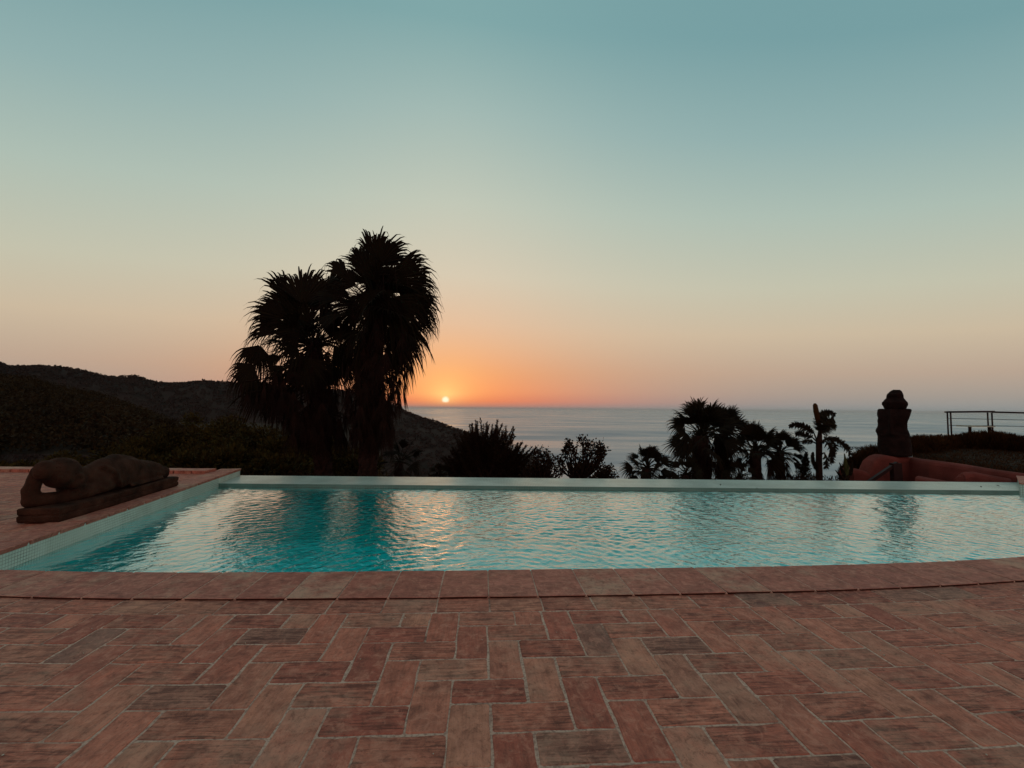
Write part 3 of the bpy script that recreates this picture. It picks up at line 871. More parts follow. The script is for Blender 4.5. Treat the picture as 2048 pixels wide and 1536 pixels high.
def fuse(name, V, Fc, voxel, material, smooth_it=4, rough=0.004, rscale=9.0):
    me = mesh_from(name + '_raw', V, Fc)
    o = bpy.data.objects.new('tmp', me); COL.objects.link(o)
    r = o.modifiers.new('r', 'REMESH'); r.mode = 'VOXEL'; r.voxel_size = voxel
    s = o.modifiers.new('s', 'SMOOTH'); s.factor = 0.6; s.iterations = smooth_it
    dg = bpy.context.evaluated_depsgraph_get(); ev = o.evaluated_get(dg)
    m2 = bpy.data.meshes.new_from_object(ev, depsgraph=dg)
    bpy.data.objects.remove(o); bpy.data.meshes.remove(me)
    m2.name = name
    for v in m2.vertices:
        v.co += v.normal * (rough * noise.fractal(v.co * rscale, 1.0, 2.0, 4))
    m2.materials.clear(); m2.materials.append(material)
    m2.polygons.foreach_set('use_smooth', [True] * len(m2.polygons)); m2.update()
    return m2


# reclining figure; local x = along the plinth away from the viewer, y = away from the pool
pa = G(118, 1045, 0.012); pb = G(357, 972, 0.012)
ax = (pb - pa); ax.z = 0; PL = ax.length; rz_ = math.atan2(ax.y, ax.x)
rb = thing('reclining_statue', 'weathered stone figure reclining on a long plinth, head propped on its hand, beside the pool', 'statue', (pa.x, pa.y, ZC + 0.002), rz_)
PWd = 0.34
mb = MB()
# plinth: slab with a recessed waist
def plinth_ring(z, ins, jit=0.004):
    pts = []
    for (x0, y0, x1, y1, k) in ((ins, ins, PL - ins, ins, 22), (PL - ins, ins, PL - ins, PWd - ins, 6), (PL - ins, PWd - ins, ins, PWd - ins, 22), (ins, PWd - ins, ins, ins, 6)):
        for s in range(k):
            t_ = s / k; x = lerp(x0, x1, t_); y = lerp(y0, y1, t_)
            e = 0.02 * (1 if (s == 0) else 0)
            pts.append((x + rnd.uniform(-jit, jit), y + rnd.uniform(-jit, jit) - (0.012 * math.sin(x * 3.1)), z + rnd.uniform(-0.002, 0.002)))
    return pts
rr_ = [plinth_ring(z, i_) for z, i_ in ((-0.001, 0.008), (0.018, 0.0), (0.050, 0.0), (0.058, 0.008), (0.068, 0.009), (0.076, 0.002), (0.118, 0.0), (0.130, 0.012))]
nr_ = len(rr_[0]); V = [p_ for r_ in rr_ for p_ in r_]
mb.add(V, [(i * nr_ + k, i * nr_ + (k + 1) % nr_, (i + 1) * nr_ + (k + 1) % nr_, (i + 1) * nr_ + k) for i in range(len(rr_) - 1) for k in range(nr_)] + [tuple(range((len(rr_) - 1) * nr_, len(rr_) * nr_))])
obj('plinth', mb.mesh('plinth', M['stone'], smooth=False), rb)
V = []; Fc = []
# torso and legs as overlapping masses
ZP = 0.125
for s in np.arange(0.56, PL - 0.10, 0.05):
    top = interp(s, [(0.5, 0.36), (0.58, 0.41), (0.75, 0.455), (0.92, 0.49), (1.1, 0.475), (1.3, 0.42), (1.45, 0.395), (1.6, 0.36), (1.7, 0.29), (1.8, 0.19)])
    wd = interp(s, [(0.5, 0.12), (0.62, 0.165), (0.9, 0.175), (1.15, 0.185), (1.5, 0.16), (1.8, 0.11)])
    h = (top - ZP) / 2
    blob(V, Fc, (s, 0.20, ZP + h), (0.09, wd, h), seg=20, rings_=12, power=2.7)
blob(V, Fc, (PL - 0.10, 0.18, ZP + 0.07), (0.07, 0.11, 0.085), power=2.5)
blob(V, Fc, (PL - 0.13, 0.25, ZP + 0.10), (0.06, 0.07, 0.085), power=2.5)
# upper arm along the flank with the hand resting on the thigh
limb(V, Fc, [(0.58, 0.16, 0.37), (0.72, 0.15, 0.43), (0.92, 0.17, 0.468), (1.12, 0.18, 0.452), (1.30, 0.18, 0.408)], [0.085, 0.075, 0.062, 0.048, 0.035])
blob(V, Fc, (1.36, 0.18, 0.395), (0.08, 0.045, 0.022))
for k in range(4): limb(V, Fc, [(1.38, 0.145 + 0.022 * k, 0.395), (1.46, 0.15 + 0.022 * k, 0.372)], [0.012, 0.009], 8)
# the arm that carries the head
limb(V, Fc, [(0.66, 0.13, 0.24), (0.46, 0.14, 0.20), (0.26, 0.20, 0.172), (0.09, 0.29, 0.185)], [0.11, 0.082, 0.066, 0.066])
limb(V, Fc, [(0.085, 0.30, 0.185), (0.08, 0.305, 0.29), (0.095, 0.28, 0.39)], [0.070, 0.066, 0.058])
blob(V, Fc, (0.09, 0.27, 0.43), (0.06, 0.045, 0.08))
# drapery fold from shoulder to chest
limb(V, Fc, [(0.62, 0.06, 0.43), (0.72, 0.03, 0.36), (0.80, 0.025, 0.25), (0.84, 0.03, 0.18)], [0.03, 0.028, 0.024, 0.02])
limb(V, Fc, [(1.0, 0.02, 0.16), (1.3, 0.035, 0.16), (1.65, 0.06, 0.15)], [0.018, 0.018, 0.014])
limb(V, Fc, [(0.95, 0.05, 0.38), (1.25, 0.035, 0.30), (1.62, 0.06, 0.21)], [0.02, 0.02, 0.014])
blob(V, Fc, (0.38, 0.19, 0.26), (0.10, 0.11, 0.10))
# neck
limb(V, Fc, [(0.62, 0.19, 0.32), (0.42, 0.185, 0.385)], [0.09, 0.075])
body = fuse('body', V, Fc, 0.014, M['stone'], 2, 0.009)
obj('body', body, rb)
V = []; Fc = []
hr = Matrix.Rotation(math.radians(17), 3, 'Y')
hc = Vector((0.235, 0.175, 0.418))
blob(V, Fc, hc, (0.192, 0.132, 0.150), hr)
blob(V, Fc, hc + hr @ Vector((-0.17, 0.02, 0.0)), (0.075, 0.085, 0.095), hr)       # topknot
blob(V, Fc, hc + hr @ Vector((0.10, -0.05, -0.055)), (0.105, 0.085, 0.09), hr)      # jaw and cheek
blob(V, Fc, hc + hr @ Vector((0.05, -0.125, -0.02)), (0.05, 0.028, 0.022), hr)      # nose
blob(V, Fc, hc + hr @ Vector((0.13, -0.115, -0.03)), (0.02, 0.02, 0.035), hr)       # mouth
blob(V, Fc, hc + hr @ Vector((0.175, -0.085, -0.035)), (0.03, 0.035, 0.035), hr)    # chin
blob(V, Fc, hc + hr @ Vector((0.015, -0.10, 0.035)), (0.02, 0.03, 0.045), hr)       # brow
blob(V, Fc, hc + hr @ Vector((0.10, 0.02, 0.13)), (0.075, 0.03, 0.02), hr)          # upper ear
hm = fuse('head', V, Fc, 0.010, M['stone'], 2, 0.004, 16)
head = obj('head', hm, rb)
mb = MB()   # rows of hair curls
for i in range(-5, 6):
    for j in range(9):
        a = math.radians(90 + j * 22.5 - 20); e = i / 5.5 * 0.9 - 0.35
        q = hr @ Vector((0.19 * math.sin(e), 0.128 * math.cos(e) * math.cos(a), 0.148 * math.cos(e) * math.sin(a)))
        if q.x > 0.03 or rnd.random() < 0.45: continue
        q = q * rnd.uniform(0.97, 1.02)
        c = hc + q; vq = []
        for dx, dy, dz in ((1, 0, 0), (-1, 0, 0), (0, 1, 0), (0, -1, 0), (0, 0, 1), (0, 0, -1)): vq.append(c + Vector((dx, dy, dz)) * 0.010)
        mb.add(vq, [(0, 2, 4), (2, 1, 4), (1, 3, 4), (3, 0, 4), (2, 0, 5), (1, 2, 5), (3, 1, 5), (0, 3, 5)])
obj('hair_curls', mb.mesh('hair_curls', M['stone'], True), head, kind='stuff')

# ------------------------------------------------------------------ red garden wall, statue, handrail, hedge, railing
wall = thing('garden_wall', 'curved red stucco garden wall beyond the right end of the pool', 'wall', (8.3, 9.6, -1.0))


def stucco_wall(name, path, tops, th, zb, parent, org, rnd_r=0.05):
    """rounded-top wall along a path; tops = height of the top at each point"""
    mb = MB(org); prof = []
    for i, (x, y) in enumerate(path):
        a = Vector(path[max(i - 1, 0)]); b = Vector(path[min(i + 1, len(path) - 1)]); d = (b - a).normalized(); nn = Vector((-d.y, d.x)); z = tops[i]
        for (o_, dz_) in ((-th / 2, None), (-th / 2, -0.085), (-th / 2 + 0.02, -0.035), (-th / 2 + 0.065, -0.008), (0, 0), (th / 2 - 0.065, -0.008), (th / 2 - 0.02, -0.035), (th / 2, -0.085), (th / 2, None)):
            prof.append((x + nn.x * o_, y + nn.y * o_, zb if dz_ is None else z + dz_))
    k = 9
    fs = [(i * k + j, (i + 1) * k + j, (i + 1) * k + j + 1, i * k + j + 1) for i in range(len(path) - 1) for j in range(k - 1)]
    fs += [tuple(range(k)), tuple(reversed(range((len(path) - 1) * k, len(path) * k)))]
    mb.add(prof, fs)
    return obj(name, mb.mesh(name, M['stucco'], False), parent)


WY = 10.0
org = (8.3, 9.6, -1.0)
def WP(px, py, Y): q = P(px, py, Y); return q
# face towards the pool: low left end, then the raised pier
pts = [(1693, 940), (1697, 936.5), (1705, 936), (1716, 938), (1728, 942), (1732, 930), (1736, 920), (1745, 912), (1757, 908), (1775, 911), (1800, 911.5), (1815, 913), (1826, 916)]
path = []; tops = []
for (x, y) in pts:
    q = P(x, y, WY); path.append((q.x, q.y + 0.03 * math.sin(q.x * 5))); tops.append(q.z)
stucco_wall('wall_pier', path, tops, 0.40, -3.5, wall, org)
# side wall coming towards the pool, falling
pts = [(1822, 914, 9.95), (1838, 917, 9.7), (1870, 920.5, 9.2), (1925, 928, 8.7), (1985, 938, 8.15), (2030, 944, 7.85), (2075, 950, 7.6)]
path = []; tops = []
for (x, y, Y_) in pts: q = P(x, y, Y_); path.append((q.x, q.y)); tops.append(q.z)
stucco_wall('side_wall', path, tops, 0.26, -3.0, wall, org)
pts = [(1921, 954, 8.1), (1923, 947, 8.1), (1929, 944, 8.08), (1945, 943, 8.05), (1980, 950, 7.9), (2022, 958, 7.72)]
path = []; tops = []
for (x, y, Y_) in pts: q = P(x, y, Y_); path.append((q.x, q.y)); tops.append(q.z)
stucco_wall('low_wall', path, tops, 0.22, -3.0, wall, org)
# bench moulded inside the curve
pts = [(1835, 952, 8.9), (1860, 957, 8.75), (1890, 962, 8.55), (1930, 966, 8.35)]
path = []; tops = []
for (x, y, Y_) in pts: q = P(x, y, Y_); path.append((q.x, q.y)); tops.append(q.z)
stucco_wall('stucco_bench', path, tops, 0.4, -3.0, wall, org)

# handrail
hA = P(1735, 966, 8.7); hB = P(1794, 926, 8.7)
hrail = thing('handrail', 'dark metal handrail sloping down in front of the red wall', 'handrail', (hB.x, hB.y, -1.2))
mb = MB((hB.x, hB.y, -1.2)); dirr = (hA - hB)
far_end = hB + dirr * 1.6
def bar(mb, a, b, wx, wz):
    a = Vector(a); b = Vector(b); d = (b - a).normalized(); s = Vector((0, 1, 0)) * wx; u_ = d.cross(Vector((0, 1, 0))).normalized() * wz
    mb.add([a - s - u_, a + s - u_, a + s + u_, a - s + u_, b - s - u_, b + s - u_, b + s + u_, b - s + u_], [(0, 1, 2, 3), (7, 6, 5, 4), (0, 4, 5, 1), (1, 5, 6, 2), (2, 6, 7, 3), (3, 7, 4, 0)])
bar(mb, hB, far_end, 0.035, 0.028)
obj('rail', mb.mesh('rail', M['metal']), hrail)
mb = MB((hB.x, hB.y, -1.2)); bar(mb, (hB.x - 0.03, hB.y, hB.z - 0.002), (hB.x - 0.0, hB.y, -1.2), 0.05, 0.085)
obj('post', mb.mesh('post', M['metal']), hrail)

# standing statue seen from behind: outline from the photograph, real depth, arms and headdress in relief
SY = 10.05
outline = [(190, 540, 650), (205, 505, 668), (230, 470, 690), (280, 428, 715), (320, 413, 725), (345, 418, 722), (360, 410, 728), (380, 380, 748), (430, 358, 788), (480, 358, 797), (520, 368, 780), (540, 380, 772),
           (552, 280, 850), (575, 268, 852), (600, 262, 848), (680, 255, 835), (740, 268, 815), (762, 262, 805), (775, 255, 800), (850, 268, 782), (900, 262, 780), (950, 238, 795), (1000, 230, 818), (1040, 248, 830), (1100, 265, 830), (1150, 262, 852), (1250, 260, 862), (1350, 272, 868), (1400, 285, 866), (1445, 315, 850)]
cx_px = 1730 + 560 / 9.6
base_pt = P(cx_px, 912, SY)
st_ = thing('standing_statue', 'dark carved stone statue with rounded headdress standing on the red wall', 'statue', (base_pt.x, base_pt.y, base_pt.z - 0.03))
orgS = Vector((base_pt.x, base_pt.y, base_pt.z - 0.03))
V = []; Fc = []; kk = 28
def ringpts(y, xl, xr, depth):
    a = P(1730 + xl / 9.6, 760 + y / 9.6, SY) - orgS; b = P(1730 + xr / 9.6, 760 + y / 9.6, SY) - orgS
    c = (a + b) / 2; hw = (b - a).length / 2
    e = 0.72
    return [Vector((c.x + hw * math.copysign(abs(math.cos(t_)) ** e, math.cos(t_)), depth * math.copysign(abs(math.sin(t_)) ** e, math.sin(t_)), c.z)) for t_ in [2 * math.pi * k / kk for k in range(kk)]]
bodyo = outline[12:]; heado = outline[:13]
SANG = math.atan2(base_pt.x, base_pt.y)
def turn_to_pool(V):
    # the figure's back is square to the terrace, so its breadth lies across the line of sight
    c_, s_ = math.cos(SANG), math.sin(SANG)
    return [Vector((v.x * c_ * c_ * 1.1 + v.y * s_, -v.x * c_ * s_ * 1.1 + v.y * c_, v.z)) for v in V]
def loft(rows, depthf):
    V = []; Fc = []
    for (y, l_, r_) in rows: V += ringpts(y, l_, r_, depthf(y))
    for i in range(len(rows) - 1):
        for k in range(kk): Fc.append((i * kk + k, (i + 1) * kk + k, (i + 1) * kk + (k + 1) % kk, i * kk + (k + 1) % kk))
    Fc.append(tuple(range(kk))); Fc.append(tuple(reversed(range((len(rows) - 1) * kk, len(rows) * kk))))
    return V, Fc
V, Fc = loft(bodyo, lambda y: interp(y, [(550, 0.16), (700, 0.22), (900, 0.2), (1100, 0.26), (1440, 0.30)]))
# plait and sash on the back, arms folded forward
z_ = lambda y: (P(cx_px, 760 + y / 9.6, SY) - orgS).z
limb(V, Fc, [(-0.03, -0.19, z_(600)), (-0.05, -0.235, z_(800)), (-0.04, -0.235, z_(1020))], [0.05, 0.045, 0.06])
for sgn in (-1, 1):
    limb(V, Fc, [(sgn * 0.24, -0.06, z_(620)), (sgn * 0.255, -0.10, z_(780)), (sgn * 0.25, 0.02, z_(960))], [0.075, 0.06, 0.05])
limb(V, Fc, [(-0.28, -0.18, z_(1060)), (0.0, -0.25, z_(1040)), (0.3, -0.18, z_(1070))], [0.03, 0.035, 0.03])
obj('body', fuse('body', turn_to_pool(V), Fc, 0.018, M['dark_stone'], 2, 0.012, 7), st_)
V, Fc = loft(heado[:-1] + [(556, 390, 765)], lambda y: interp(y, [(190, 0.07), (280, 0.16), (350, 0.15), (430, 0.22), (540, 0.19)]))
for k in range(9):
    a = math.pi * 2 * k / 9
    blob(V, Fc, (0.01 + 0.21 * math.cos(a), 0.19 * math.sin(a), z_(455)), (0.035, 0.035, 0.06), seg=10, rings_=6)
obj('headdress', fuse('headdress', turn_to_pool(V), Fc, 0.013, M['dark_stone'], 1, 0.009, 11), st_)


# ------------------------------------------------------------------ plants
def leaf_quads(c, d, size, aspect, rs):
    """n leaves at centres c growing along directions d"""
    n_ = len(c); d = d / np.linalg.norm(d, axis=1)[:, None]
    b = np.cross(d, rs.normal(size=(n_, 3))); b /= np.linalg.norm(b, axis=1)[:, None]
    s = size * rs.uniform(0.6, 1.35, (n_, 1))
    return np.stack([c - d * s * 0.5, c - b * s * aspect * 0.5, c + d * s * 0.5, c + b * s * aspect * 0.5], 1).reshape(-1, 3)


def spiky_mound(name, label, cat, cells, material, seed, blade, n_per, base_z, loc, aspect=0.08, parts='foliage'):
    """cells: list of (centre, radii); leaves radiate outwards and up"""
    rs = np.random.RandomState(seed); th = thing(name, label, cat, loc); out = []
    for (c, r) in cells:
        u = rs.normal(size=(n_per, 3)); u /= np.linalg.norm(u, axis=1)[:, None]; u[:, 2] = np.abs(u[:, 2])
        rad = rs.uniform(0.55, 1.0, (n_per, 1))
        pos = u * rad * np.array(r) + np.array(c) - np.array(loc)
        d = u + np.array([0, 0, 0.9]) + rs.normal(size=(n_per, 3)) * 0.35
        out.append(leaf_quads(pos, d, blade, aspect, rs))
    obj(parts, quads_mesh(parts, np.concatenate(out), material), th)
    return th


# ornamental hedge right of the statue and the clump left of it
cells = []
for (px, py, Y_) in [(1835, 872, 11.6), (1850, 869, 12.0), (1868, 872, 12.2), (1885, 869, 12.4), (1905, 870, 12.5), (1925, 868, 12.4), (1945, 864, 12.3), (1965, 862, 12.2), (1985, 862, 12.0), (2003, 864, 12.0), (2020, 868, 11.8), (2040, 871, 11.6), (2065, 872, 11.5), (2095, 870, 11.4), (2130, 868, 11.3)]:
    q = P(px, py, Y_); cells.append(((q.x, q.y, q.z - 0.42), (0.42, 0.5, 0.42)))
hd = spiky_mound('hedge', 'long dense spiky hedge between the red wall and the metal railing', 'hedge', cells, M['hedge'], 21, 0.11, 3800, 0, (11.5, 12.0, 0.1), 0.12)
mb = MB((11.5, 12.0, 0.1))
for (c, r) in cells:
    for k in range(5):
        a = rnd.uniform(0, 6.28); mb.tube([(c[0] + 0.05 * math.cos(a), c[1] + 0.05 * math.sin(a), 0.05), (c[0] + 0.3 * math.cos(a), c[1] + 0.3 * math.sin(a), c[2] + 0.15)], [0.015, 0.006], 5)
obj('branches', mb.mesh('branches', M['bark']), hd, kind='stuff')
cells = []
for (px, py, Y_, s) in [(1716, 912, 10.9, 0.32), (1732, 899, 11.0, 0.38), (1748, 890, 11.1, 0.4), (1764, 892, 11.1, 0.4), (1700, 930, 10.8, 0.25), (1722, 928, 10.8, 0.3), (1828, 884, 11.2, 0.35)]:
    q = P(px, py, Y_); cells.append(((q.x, q.y, q.z - s), (s, s, s)))
spiky_mound('shrub', 'round spiky shrub behind the red wall, left of the dark statue', 'shrub', cells, M['hedge'], 22, 0.12, 2600, 0, (8.6, 11, -0.3), 0.10)

# ground cover on the slope below the hedge
rs = np.random.RandomState(5); nn_ = 15000
xx_ = rs.uniform(9.1, 17, nn_); yy_ = rs.uniform(7.9, 12.2, nn_)
zz_ = 0.03 + 0.02 * (yy_ - 8)
cc = np.stack([xx_, yy_, zz_], 1); dd_ = rs.normal(size=(nn_, 3)) * 0.6 + np.array([0, 0, 1.0])
obj('ground_cover', quads_mesh('ground_cover', leaf_quads(cc, dd_, 0.07, 0.15, rs), M['hedge']), kind='stuff')

# railing
ry = 15.0
rail_o = P(1900, 860, ry)
rl = thing('railing', 'slim dark metal railing with thin wires beyond the hedge', 'railing', (rail_o.x, rail_o.y, 0.1))
ro = (rail_o.x, rail_o.y, 0.1)
c0 = P(1893, 824, 15.6); c1 = P(1900, 823.8, 15.0); c2 = P(1983, 823.2, 13.4); c3 = P(1975, 823.6, 14.2); c4 = P(2200, 827.5, 13.6)
def post(pt, name='post', rr=0.021):
    mb = MB(ro); mb.tube([(pt.x, pt.y, 0.08), (pt.x, pt.y, pt.z - 0.02)], [rr, rr], 8); obj(name, mb.mesh(name, M['metal'], True), rl)
tr_ = lambda a, b: (mb.tube([a, b], [0.032, 0.032], 8))
pA = P(1894.5, 824, 13.8); pB = P(1901, 824, 13.4); pC = P(1975, 824, 13.8); pD = P(1983.5, 824, 13.4); pE = P(2110, 826, 13.6)
for pt in (pA, pB, pC, pD, pE): post(pt)
mb = MB(ro); mb.tube([P(1890.5, 824, 13.9), P(1897, 824, 13.5), P(1960, 823.4, 13.35), P(1989, 823.2, 13.3)], [0.028] * 4, 8); obj('top_rail', mb.mesh('top_rail', M['metal'], True), rl)
mb = MB(ro); mb.tube([P(1985, 824.2, 13.4), P(2048, 825.6, 13.5), P(2200, 828, 13.6)], [0.026] * 3, 8); obj('top_rail', mb.mesh('top_rail', M['metal'], True), rl)
for (ya, yb) in ((837.0, 838.5), (850.5, 851.5)):
    mb = MB(ro); mb.tube([P(1895, ya, 13.8), P(1901, ya, 13.4), P(1984, yb, 13.4), P(2200, yb + 5, 13.6)], [0.008] * 4, 6); obj('wire', mb.mesh('wire', M['metal']), rl)

# pale timber bench behind the hedge
q = P(1952, 858, 12.95)
bn = thing('garden_bench', 'low pale garden bench half hidden behind the hedge, under the railing', 'bench', (q.x, q.y, 0.1))
bo = (q.x, q.y, 0.1)
a = P(1929, 851.5, 12.95); b = P(1976, 852.5, 12.95); c = P(1929, 861, 12.95)
mb = MB(bo); mb.box((a.x, a.y - 0.2, a.z - 0.025), (b.x, a.y + 0.25, a.z)); obj('seat', mb.mesh('seat', M['pale_wood']), bn)
for xx in (a.x + 0.03, b.x - 0.08):
    mb = MB(bo); mb.box((xx, a.y - 0.12, 0.12), (xx + 0.05, a.y - 0.07, a.z - 0.026)); obj('leg', mb.mesh('leg', M['bark']), bn)


def rot_about(v, axis, a): return Matrix.Rotation(a, 3, axis) @ v


def fan(mb, hub, D, N, R, spread, nl, droop, rs, fold=0.3, fused=0.5, ragged=0.12):
    D = Vector(D).normalized(); N = Vector(N); N = (N - D * N.dot(D))
    if N.length < 1e-3: N = D.cross(Vector((0.3, 0.8, 0.1)))
    N.normalize(); hub = Vector(hub)
    dphi = 2 * spread / nl
    st_r = (0.03, 0.28, fused, fused + (1 - fused) * 0.35, fused + (1 - fused) * 0.68, 1.0)
    for k in range(nl):
        phi = -spread + dphi * (k + 0.5) + rs.uniform(-0.15, 0.15) * dphi
        dv = rot_about(D, N, phi); W = N.cross(dv).normalized()
        L = R * (1 - 0.18 * (abs(phi) / 1.6) ** 2) * rs.uniform(1 - ragged, 1.06)
        dr_ = droop * rs.uniform(0.55, 1.45)
        sgn = 1 if k % 2 else -1; wl = (W + N * fold * sgn).normalized()
        side = rs.uniform(-0.06, 0.06)
        vs_ = []
        for s in st_r:
            r = s * L
            e = max(0.0, s - fused) / (1 - fused)
            hwid = min(s, fused) * L * math.tan(dphi * 0.56) * (1 - e) ** 0.8 + 0.0012
            pos = hub + dv * (r * (1 - 0.22 * dr_ * e * e)) + W * side * e * e * L
            pos.z -= dr_ * L * 0.62 * e ** 1.7 + 0.05 * droop * L * s * s
            vs_ += [pos - wl * hwid, pos + wl * hwid]
        mb.add(vs_, [(2 * i, 2 * i + 1, 2 * i + 3, 2 * i + 2) for i in range(len(st_r) - 1)])


def petiole(mb, a, b, r0=0.022, r1=0.012, sag=0.08):
    a = Vector(a); b = Vector(b); m_ = (a + b) / 2; m_.z += sag * (b - a).length
    mb.tube([a, a.lerp(m_, 0.6).lerp(m_, 0.3), m_, b], [r0, lerp(r0, r1, .35), lerp(r0, r1, .6), r1], 5, cap=False)


def big_palm(name, label, base_px, heart_px, Y_, explicit, seed, r_tr, n_rand, skirt, frond_R, zb, crown_r, skirt_n=120):
    rs = random.Random(seed)
    hp = P(heart_px[0], heart_px[1], Y_); bp_ = P(base_px[0], base_px[1], Y_)
    fx = bp_.x + (bp_.x - hp.x) * 0.25
    root = thing(name, label, 'palm tree', (fx, Y_, zb)); O = (fx, Y_, zb)
    # trunk with the stubs of old leaves
    mb = MB(O); n_ = 18; rg = 70; pts = []; vv_ = []
    for i in range(rg):
        t_ = i / (rg - 1); z = lerp(zb, hp.z + 0.15, t_)
        x = interp(z, [(zb, fx), (bp_.z, bp_.x), (hp.z, hp.x)])
        for k in range(n_):
            th_ = 2 * math.pi * (k + 0.5 * (i % 2)) / n_
            rad = r_tr * (1.12 - 0.15 * t_) * (1 + (0.14 if (k + i // 2) % 3 == 0 else -0.03) * rs.uniform(0.4, 1.2))
            vv_.append((x + rad * math.cos(th_), Y_ + rad * math.sin(th_), z + rs.uniform(-0.01, 0.01)))
    mb.add(vv_, [(i * n_ + k, i * n_ + (k + 1) % n_, (i + 1) * n_ + (k + 1) % n_, (i + 1) * n_ + k) for i in range(rg - 1) for k in range(n_)])
    obj('trunk', mb.mesh('trunk', M['bark'], False), root)
    mb = MB(O)
    for i in range(190):
        z = rs.uniform(lerp(zb, hp.z, 0.2), lerp(zb, hp.z, 0.75)); a = rs.uniform(0, 6.28)
        x = interp(z, [(zb, fx), (bp_.z, bp_.x), (hp.z, hp.x)]); o_ = Vector((math.cos(a), math.sin(a), 0)); s_ = Vector((-o_.y, o_.x, 0)) * rs.uniform(0.03, 0.05)
        c = Vector((x, Y_, z)) + o_ * r_tr * 0.96
        mb.add([c - s_, c + s_, c + o_ * 0.035 + Vector((0, 0, 0.09)) + s_ * 0.4, c + o_ * 0.035 + Vector((0, 0, 0.09)) - s_ * 0.4, c + o_ * 0.045 + Vector((0, 0, 0.0))], [(0, 1, 2, 3), (0, 4, 1), (1, 4, 2), (3, 4, 0)])
    obj('leaf_stubs', mb.mesh('leaf_stubs', M['bark']), root, kind='stuff')
    H = hp
    def frond(hub, D, N, R, spread, nl, droop, material, a0=None, fused=0.5):
        mb = MB(O); a0_ = a0 or H + Vector((rs.uniform(-.1, .1), rs.uniform(-.1, .1), rs.uniform(-0.15, 0.1)))
        petiole(mb, a0_, hub); fan(mb, hub, D, N, R, spread, nl, droop, rs, fused=fused, ragged=0.2)
        obj('frond', mb.mesh('frond', material), root)
    for (hx, hy, ang_, rpx, spr, drp, dyo) in explicit:
        hub = P(hx, hy, Y_ + dyo); sc = (Y_ + dyo) / F_PX
        D = Vector((math.cos(math.radians(ang_)), rs.uniform(-0.15, 0.15), math.sin(math.radians(ang_))))
        N = Vector((rs.uniform(-.25, .25), -1, rs.uniform(-.2, .3)))
        frond(hub, D, N, rpx * sc * 1.28, math.radians(spr), max(10, int(spr / 1.9)), drp * 0.8, M['palm'], fused=0.56)
    for i in range(n_rand):
        a = i * 2.39996 + rs.uniform(-.3, .3); e = math.radians(lerp(72, -55, (i + 0.5) / n_rand) + rs.uniform(-8, 8))
        d = Vector((math.cos(a) * math.cos(e), math.sin(a) * math.cos(e), math.sin(e)))
        pl = crown_r * rs.uniform(0.5, 0.75); hub = H + d * pl; hub.z -= 0.06
        D = (d + Vector((rs.uniform(-.25, .25), rs.uniform(-.25, .25), -0.12))).normalized(); N = Vector((rs.uniform(-1, 1), -rs.uniform(0.2, 1), rs.uniform(-0.1, 0.8)))
        frond(hub, D, N, frond_R * rs.uniform(0.8, 1.0), math.radians(rs.uniform(26, 60)), 22, rs.uniform(0.25, 0.6), M['palm'])
    # skirt of dry fronds hanging round the trunk
    mb = MB(O)
    for i in range(skirt_n):
        py_ = rs.uniform(skirt[0][0], skirt[-1][0] - 25); wpx = interp(py_, [(a_, b_) for a_, b_, c_ in skirt]); cpx = interp(py_, [(a_, c_) for a_, b_, c_ in skirt])
        a = rs.uniform(0, 6.28); c = P(cpx, py_, Y_); rad = wpx * Y_ / F_PX * rs.uniform(0.45, 1.0)
        o_ = Vector((math.cos(a), math.sin(a), 0)); hub = c + o_ * rad
        D = Vector((o_.x * 0.12, o_.y * 0.12, -1)) + Vector((rs.uniform(-.12, .12), rs.uniform(-.12, .12), 0))
        if rs.random() < 0.3: mb.tube([c + Vector((0, 0, 0.25)), hub], [0.016, 0.01], 4, cap=False)
        fan(mb, hub, D, o_ + Vector((rs.uniform(-.5, .5), rs.uniform(-.5, .5), 0.1)), frond_R * rs.uniform(0.4, 0.75), math.radians(rs.uniform(14, 34)), 12, 0.25, rs, fold=0.5, fused=0.35, ragged=0.4)
    obj('dry_skirt', mb.mesh('dry_skirt', M['dead']), root, kind='stuff')
    # fine dry threads and flower stalks hanging free
    mb = MB(O)
    for i in range(110):
        a = rs.uniform(0, 6.28); e = math.radians(rs.uniform(-25, 25)); L = crown_r * rs.uniform(0.7, 1.25)
        p0 = H; p1 = H + Vector((math.cos(a) * math.cos(e), math.sin(a) * math.cos(e), math.sin(e) + 0.15)) * L
        dn = rs.uniform(0.25, 0.8); o_ = Vector((math.cos(a), math.sin(a), 0)) * 0.08
        mb.tube([p0, p0.lerp(p1, .5) + Vector((0, 0, .12)), p1, p1 + o_ + Vector((rs.uniform(-.04, .04), 0, -dn * .5)), p1 + o_ * 1.3 + Vector((rs.uniform(-.06, .06), 0, -dn))], [0.008, 0.006, 0.004, 0.003, 0.002], 4, cap=False)
    obj('hanging_threads', mb.mesh('hanging_threads', M['dead']), root, kind='stuff')
    return root


